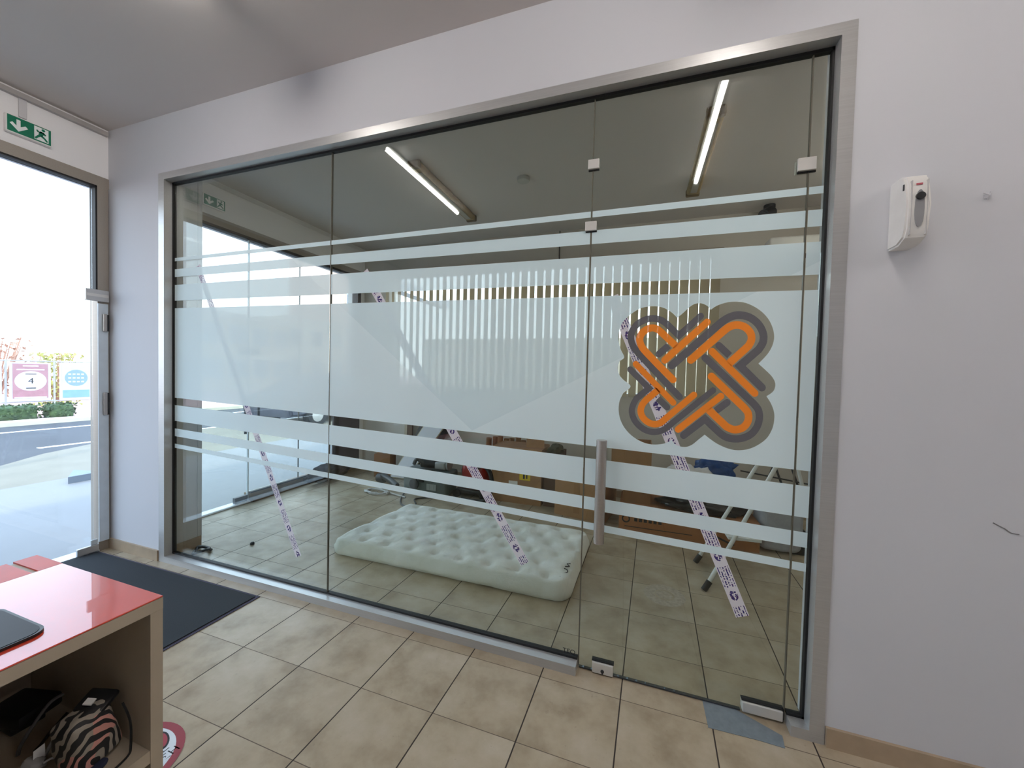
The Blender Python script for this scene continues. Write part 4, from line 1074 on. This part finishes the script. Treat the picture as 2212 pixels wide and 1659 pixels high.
# ------------------------------------------------------------------ the street
struct('pavement', MB().box(-2.9, -.0901, -12, 24, -.14, -.03), PAVE)
for i in range(3):
    pass
pv = MB(); pv.prism([(-5.2, -12, -.12), (-5.2, 1.2, -.12), (-4.35, .7, -.12), (-2.9, -.2, -.12), (-2.9, 24, -.12), (-5.7, 24, -.12), (-5.55, 2.6, -.12), (-5.2, 1.7, -.12)][:0] or [(-2.9, -12, -.14), (-2.9, 24, -.14), (-6.2, 24, -.14), (-5.6, 2.45, -.14), (-5.1, 1.55, -.14), (-4.45, .85, -.14), (-3.6, .2, -.14), (-3.4, -12, -.14)], (0, 0, .09))
struct('pavement_outer', pv, PAVE2)
struct('road', MB().box(-10.0, -3.0, -30, 60, -.3, -.12), ASPHALT)
struct('kerb_far', MB().box(-10.45, -10.0, -30, 60, -.3, -.02), KERB)
struct('ground_far', MB().box(-60, -10.45, -40, 90, -.3, -.05), PINKP)
rl = MB().box(-8.95, -8.82, -30, 60, -.12, -.115)
for i in range(-3, 8): rl.box(-6.25, -6.13, 1.9+i*5, 4.9+i*5, -.12, -.115)
single('road_line', rl, LINEW, 'white painted lane lines on the road', 'road marking')['kind'] = 'stuff'
q0, q1, q2 = hit(147, 1049, 2, -.05), hit(147, 1029, 2, -.02), hit(206, 1038, 2, -.05)
single('pavement_block', MB().prism([q0, q2, Vector((q2.x-.1, q2.y+.04, -.05)), Vector((q1.x, q1.y+.05, -.05))], (0, 0, .10)), mat('grey_block', (120, 132, 146), .7), 'low grey wedge shaped step on the pavement', 'step')
def leafy(c, r, n, size, seed):
    rnd = random.Random(seed); mb = MB()
    for i in range(n):
        p = Vector(c)+Vector((rnd.uniform(-1, 1)*r[0], rnd.uniform(-1, 1)*r[1], rnd.uniform(-1, 1)*r[2]))
        a = Vector((rnd.gauss(0, 1), rnd.gauss(0, 1), rnd.gauss(0, 1))).normalized(); b = a.orthogonal().normalized(); s_ = size*rnd.uniform(.6, 1.2)
        mb.poly([p-a*s_, p+b*s_*.5, p+a*s_, p-b*s_*.5])
    return mb
for i, (a, b, lab) in enumerate(((1.0, 3.55, 'long clipped green hedge across the road, left of the short one'), (3.66, 4.2, 'short clipped green hedge block across the road'))):
    th = thing('hedge', (-10.75, (a+b)/2, -.05), lab, 'hedge', 'clipped hedges across the road')
    finish('core', MB().rbox(-10.95, -10.55, a+.05, b-.05, -.05, .30, .06, 3), LEAF, th, True)
    finish('foliage', leafy((-10.75, (a+b)/2, .14), (.24, (b-a)/2, .19), int(900*(b-a)), .045, i), LEAF, th)
def ban(y0, y1, z0, z1, field, border, ell, elc, label, extra):
    X = -12.0; th = thing('fence_banner', (X, (y0+y1)/2, z0), label, 'banner', 'banners on the far fence')
    finish('sheet', MB().box(X-.01, X, y0, y1, z0, z1), border, th)
    finish('field', MB().box(X, X+.004, y0+.05, y1-.05, z0+.08, z1-.04), field, th)
    cy_, cz_ = (y0+y1)/2, z0+(z1-z0)*ell[0]
    finish('oval', MB().prism([(X+.004, cy_+ell[1]*math.cos(2*PI*i/28), cz_+ell[2]*math.sin(2*PI*i/28)) for i in range(28)], (.003, 0, 0)), elc, th)
    extra(th, X, cy_, cz_)
RAISE = Matrix(((0, 0, 1, 0), (1, 0, 0, 0), (0, 1, 0, 0), (0, 0, 0, 1)))
def ex1(th, X, cy_, cz_):
    l_ = MB()
    for z, w in ((1.28, .14), (1.18, .25), (.42, .29)): l_.box(X+.0045, X+.007, cy_-w, cy_+w, z-.016, z+.016)
    finish('white_lines', l_, WHITEPR, th)
    finish('numeral', text_mb('4', .22, Matrix.Translation((X+.0085, cy_, cz_-.07)) @ RAISE), INK, th)
    finish('dark_lines', MB().box(X+.0075, X+.009, cy_-.1, cy_+.1, cz_+.18, cz_+.2).box(X+.0075, X+.009, cy_-.09, cy_+.09, cz_-.21, cz_-.18), DARK, th)
def ex2(th, X, cy_, cz_):
    finish('blue_bar', MB().box(X+.0045, X+.007, cy_-.28, cy_+.28, .38, .60), mat('banner_blue', (120, 160, 200), .7), th)
    l_ = MB()
    for i in range(3):
        for j in range(4): l_.box(X+.0075, X+.009, cy_-.17+j*.09, cy_-.11+j*.09, cz_-.13+i*.11, cz_-.09+i*.11)
    finish('print', l_, mat('banner_pale', (196, 208, 222), .7), th)
BR = mat('banner_red', (168, 126, 134), .7, var=.1); BG_ = mat('banner_grey', (190, 192, 208), .7); BB = mat('banner_paleblue', (186, 196, 216), .7); BE = mat('banner_oval_blue', (126, 152, 188), .7)
ban(3.53, 4.27, .32, 1.38, BR, BG_, (.52, .29, .27), mat('banner_oval', (206, 208, 222), .7), 'dusty red banner with a pale oval on the fence across the road', ex1)
ban(4.44, 5.13, .30, 1.39, BB, BG_, (.60, .24, .24), BE, 'pale grey banner with a blue oval on the fence across the road', ex2)
ban(2.70, 3.40, .30, 1.38, BB, BG_, (.60, .22, .22), BE, 'pale banner at the left edge of the fence row', ex2)
th = thing('street_fence', (-12.05, 4, -.05), 'thin grey rail fence carrying the banners across the road', 'fence')
for yy in [2.6+.88*i for i in range(8)]: finish('post', MB().tube([(-12.05, yy, -.05), (-12.05, yy, 1.45)], .022, 8), mat('fence_grey', (170, 172, 176), .5), th, True)
finish('rail', MB().tube([(-12.05, 2.0, 1.42), (-12.05, 9.0, 1.42)], .018, 8).tube([(-12.05, 2.0, .3), (-12.05, 9.0, .3)], .018, 8), mat('fence_grey', (170, 172, 176)), th, True)
# bare bush and greenery behind the banners
def bush(c, r, n, m, label, seed, twigs=14):
    th = thing('roadside_bush', (c[0], c[1], -.05), label, 'bush', 'bushes behind the banners'); rnd = random.Random(seed)
    tw = MB()
    for i in range(twigs):
        a = rnd.uniform(0, 2*PI); top = Vector((c[0]+r[0]*.8*math.cos(a), c[1]+r[1]*.8*math.sin(a), c[2]+r[2]*rnd.uniform(.3, 1.1)))
        tw.tube(bez([(c[0], c[1], -.05), ((c[0]+top.x)/2+.1*rnd.random(), (c[1]+top.y)/2, (top.z)/2), top], 4), [.03-.0028*k for k in range(9)], 5)
    finish('twigs', tw, TWIG, th, True); finish('foliage', leafy(c, r, n, .07, seed), m, th)
bush((-15, 4.2, 1.2), (.6, .7, .9), 260, TWIG, 'bare reddish bush behind the gap before the red banner', 3, 26)
bush((-15, 5.55, .8), (.5, .5, .9), 900, LEAF2, 'yellow green bush in the gap between the two right banners', 5)
bush((-16.5, 2.6, 1.2), (.8, .7, 1.1), 900, TWIG, 'pale brown bush behind the leftmost banner', 9)
# buildings across the street, seen through the back room window
def building(x, y0, y1, h, m, label, rows, cols, wm):
    th = thing('street_building', (x, (y0+y1)/2, -.05), label, 'building', 'buildings across the street')
    finish('wall', MB().box(x-6, x, y0, y1, -.05, h), m, th)
    finish('parapet', MB().box(x-.1, x+.15, y0, y1, h-.25, h+.1), mat('parapet', (214, 208, 196), .8), th)
    for r in range(rows):
        for c in range(cols):
            yc = y0+(y1-y0)*(c+.5)/cols; zc = h*(r+.62)/(rows+.2)
            f = finish('window', MB().box(x, x+.06, yc-.6, yc+.6, zc-.6, zc+.6), mat('frame_pale', (200, 200, 196), .6), th)
            finish('pane', MB().box(x+.06, x+.07, yc-.52, yc+.52, zc-.52, zc+.52), wm, f)
PANE = mat('far_pane', (110, 122, 136), .25)
building(-20, 13.0, 19.0, 4.6, mat('beige_render', (216, 204, 178), .85), 'low beige building across the street, nearest the entrance', 2, 4, PANE)
building(-21, 19.2, 25.5, 5.2, mat('cream_render', (222, 214, 196), .85), 'cream two storey building across the street, in the middle', 2, 3, PANE)
building(-22, 25.8, 34.0, 12.5, mat('pink_render', (206, 178, 166), .85), 'tall pinkish building across the street, farthest along', 4, 3, PANE)
# parked car outside the back window
def car(x, y, m, label):
    th = thing('parked_car', (x, y, -.12), label, 'car')
    prof = [(-2.05, .30), (-2.1, .55), (-2.0, .80), (-1.35, .90), (-.75, 1.36), (.75, 1.40), (1.45, .96), (2.0, .88), (2.1, .55), (2.05, .30)]
    t = MB().prism([(x-.82, y+a, b-.12) for a, b in prof], (1.64, 0, 0))
    bmesh.ops.bevel(t.bm, geom=[e for e in t.bm.edges if abs(e.verts[0].co.x-e.verts[1].co.x) < 1e-4], offset=.07, segments=3, affect='EDGES')
    finish('body', t, m, th, True)
    for s in (-1, 1):
        gw = [(-1.15, .93), (-.72, 1.28), (-.05, 1.31), (-.05, .93)]; gx = [(.05, .93), (.05, 1.31), (.68, 1.29), (1.2, .95)]
        for g_ in (gw, gx): finish('side_window', MB().prism([(x+s*.825, y+a, b-.12) for a, b in g_], (s*.006, 0, 0)), PANE, th)
        for a in (-1.3, 1.3):
            w_ = finish('wheel', MB().lathe([(.30, -.1), (.32, -.06), (.32, .06), (.30, .1)], (x+s*.78, y+a, .20), 'X', 24), BLACK, th, True)
            finish('hub', MB().lathe([(.18, .101), (.05, .12)] if s > 0 else [(.05, -.12), (.18, -.101)], (x+s*.78, y+a, .20), 'X', 16), ALU, w_, True)
car(-5.0, 7.3, mat('car_grey', (72, 76, 90), .25, .3), 'dark grey parked car outside the back room window')
# brown sign post whose reflection shows in the entrance end of the glass
th = thing('street_sign_post', (-3.4, -1.35, -.05), 'tall narrow brown street sign outside the entrance', 'sign post')
finish('board', MB().box(-3.46, -3.40, -1.44, -1.26, 1.9, 4.6), mat('sign_brown', (104, 84, 78), .6, var=.3, scale=8), th)
finish('pole', MB().tube([(-3.43, -1.35, -.05), (-3.43, -1.35, 1.92)], .04, 10), DARK, th, True)
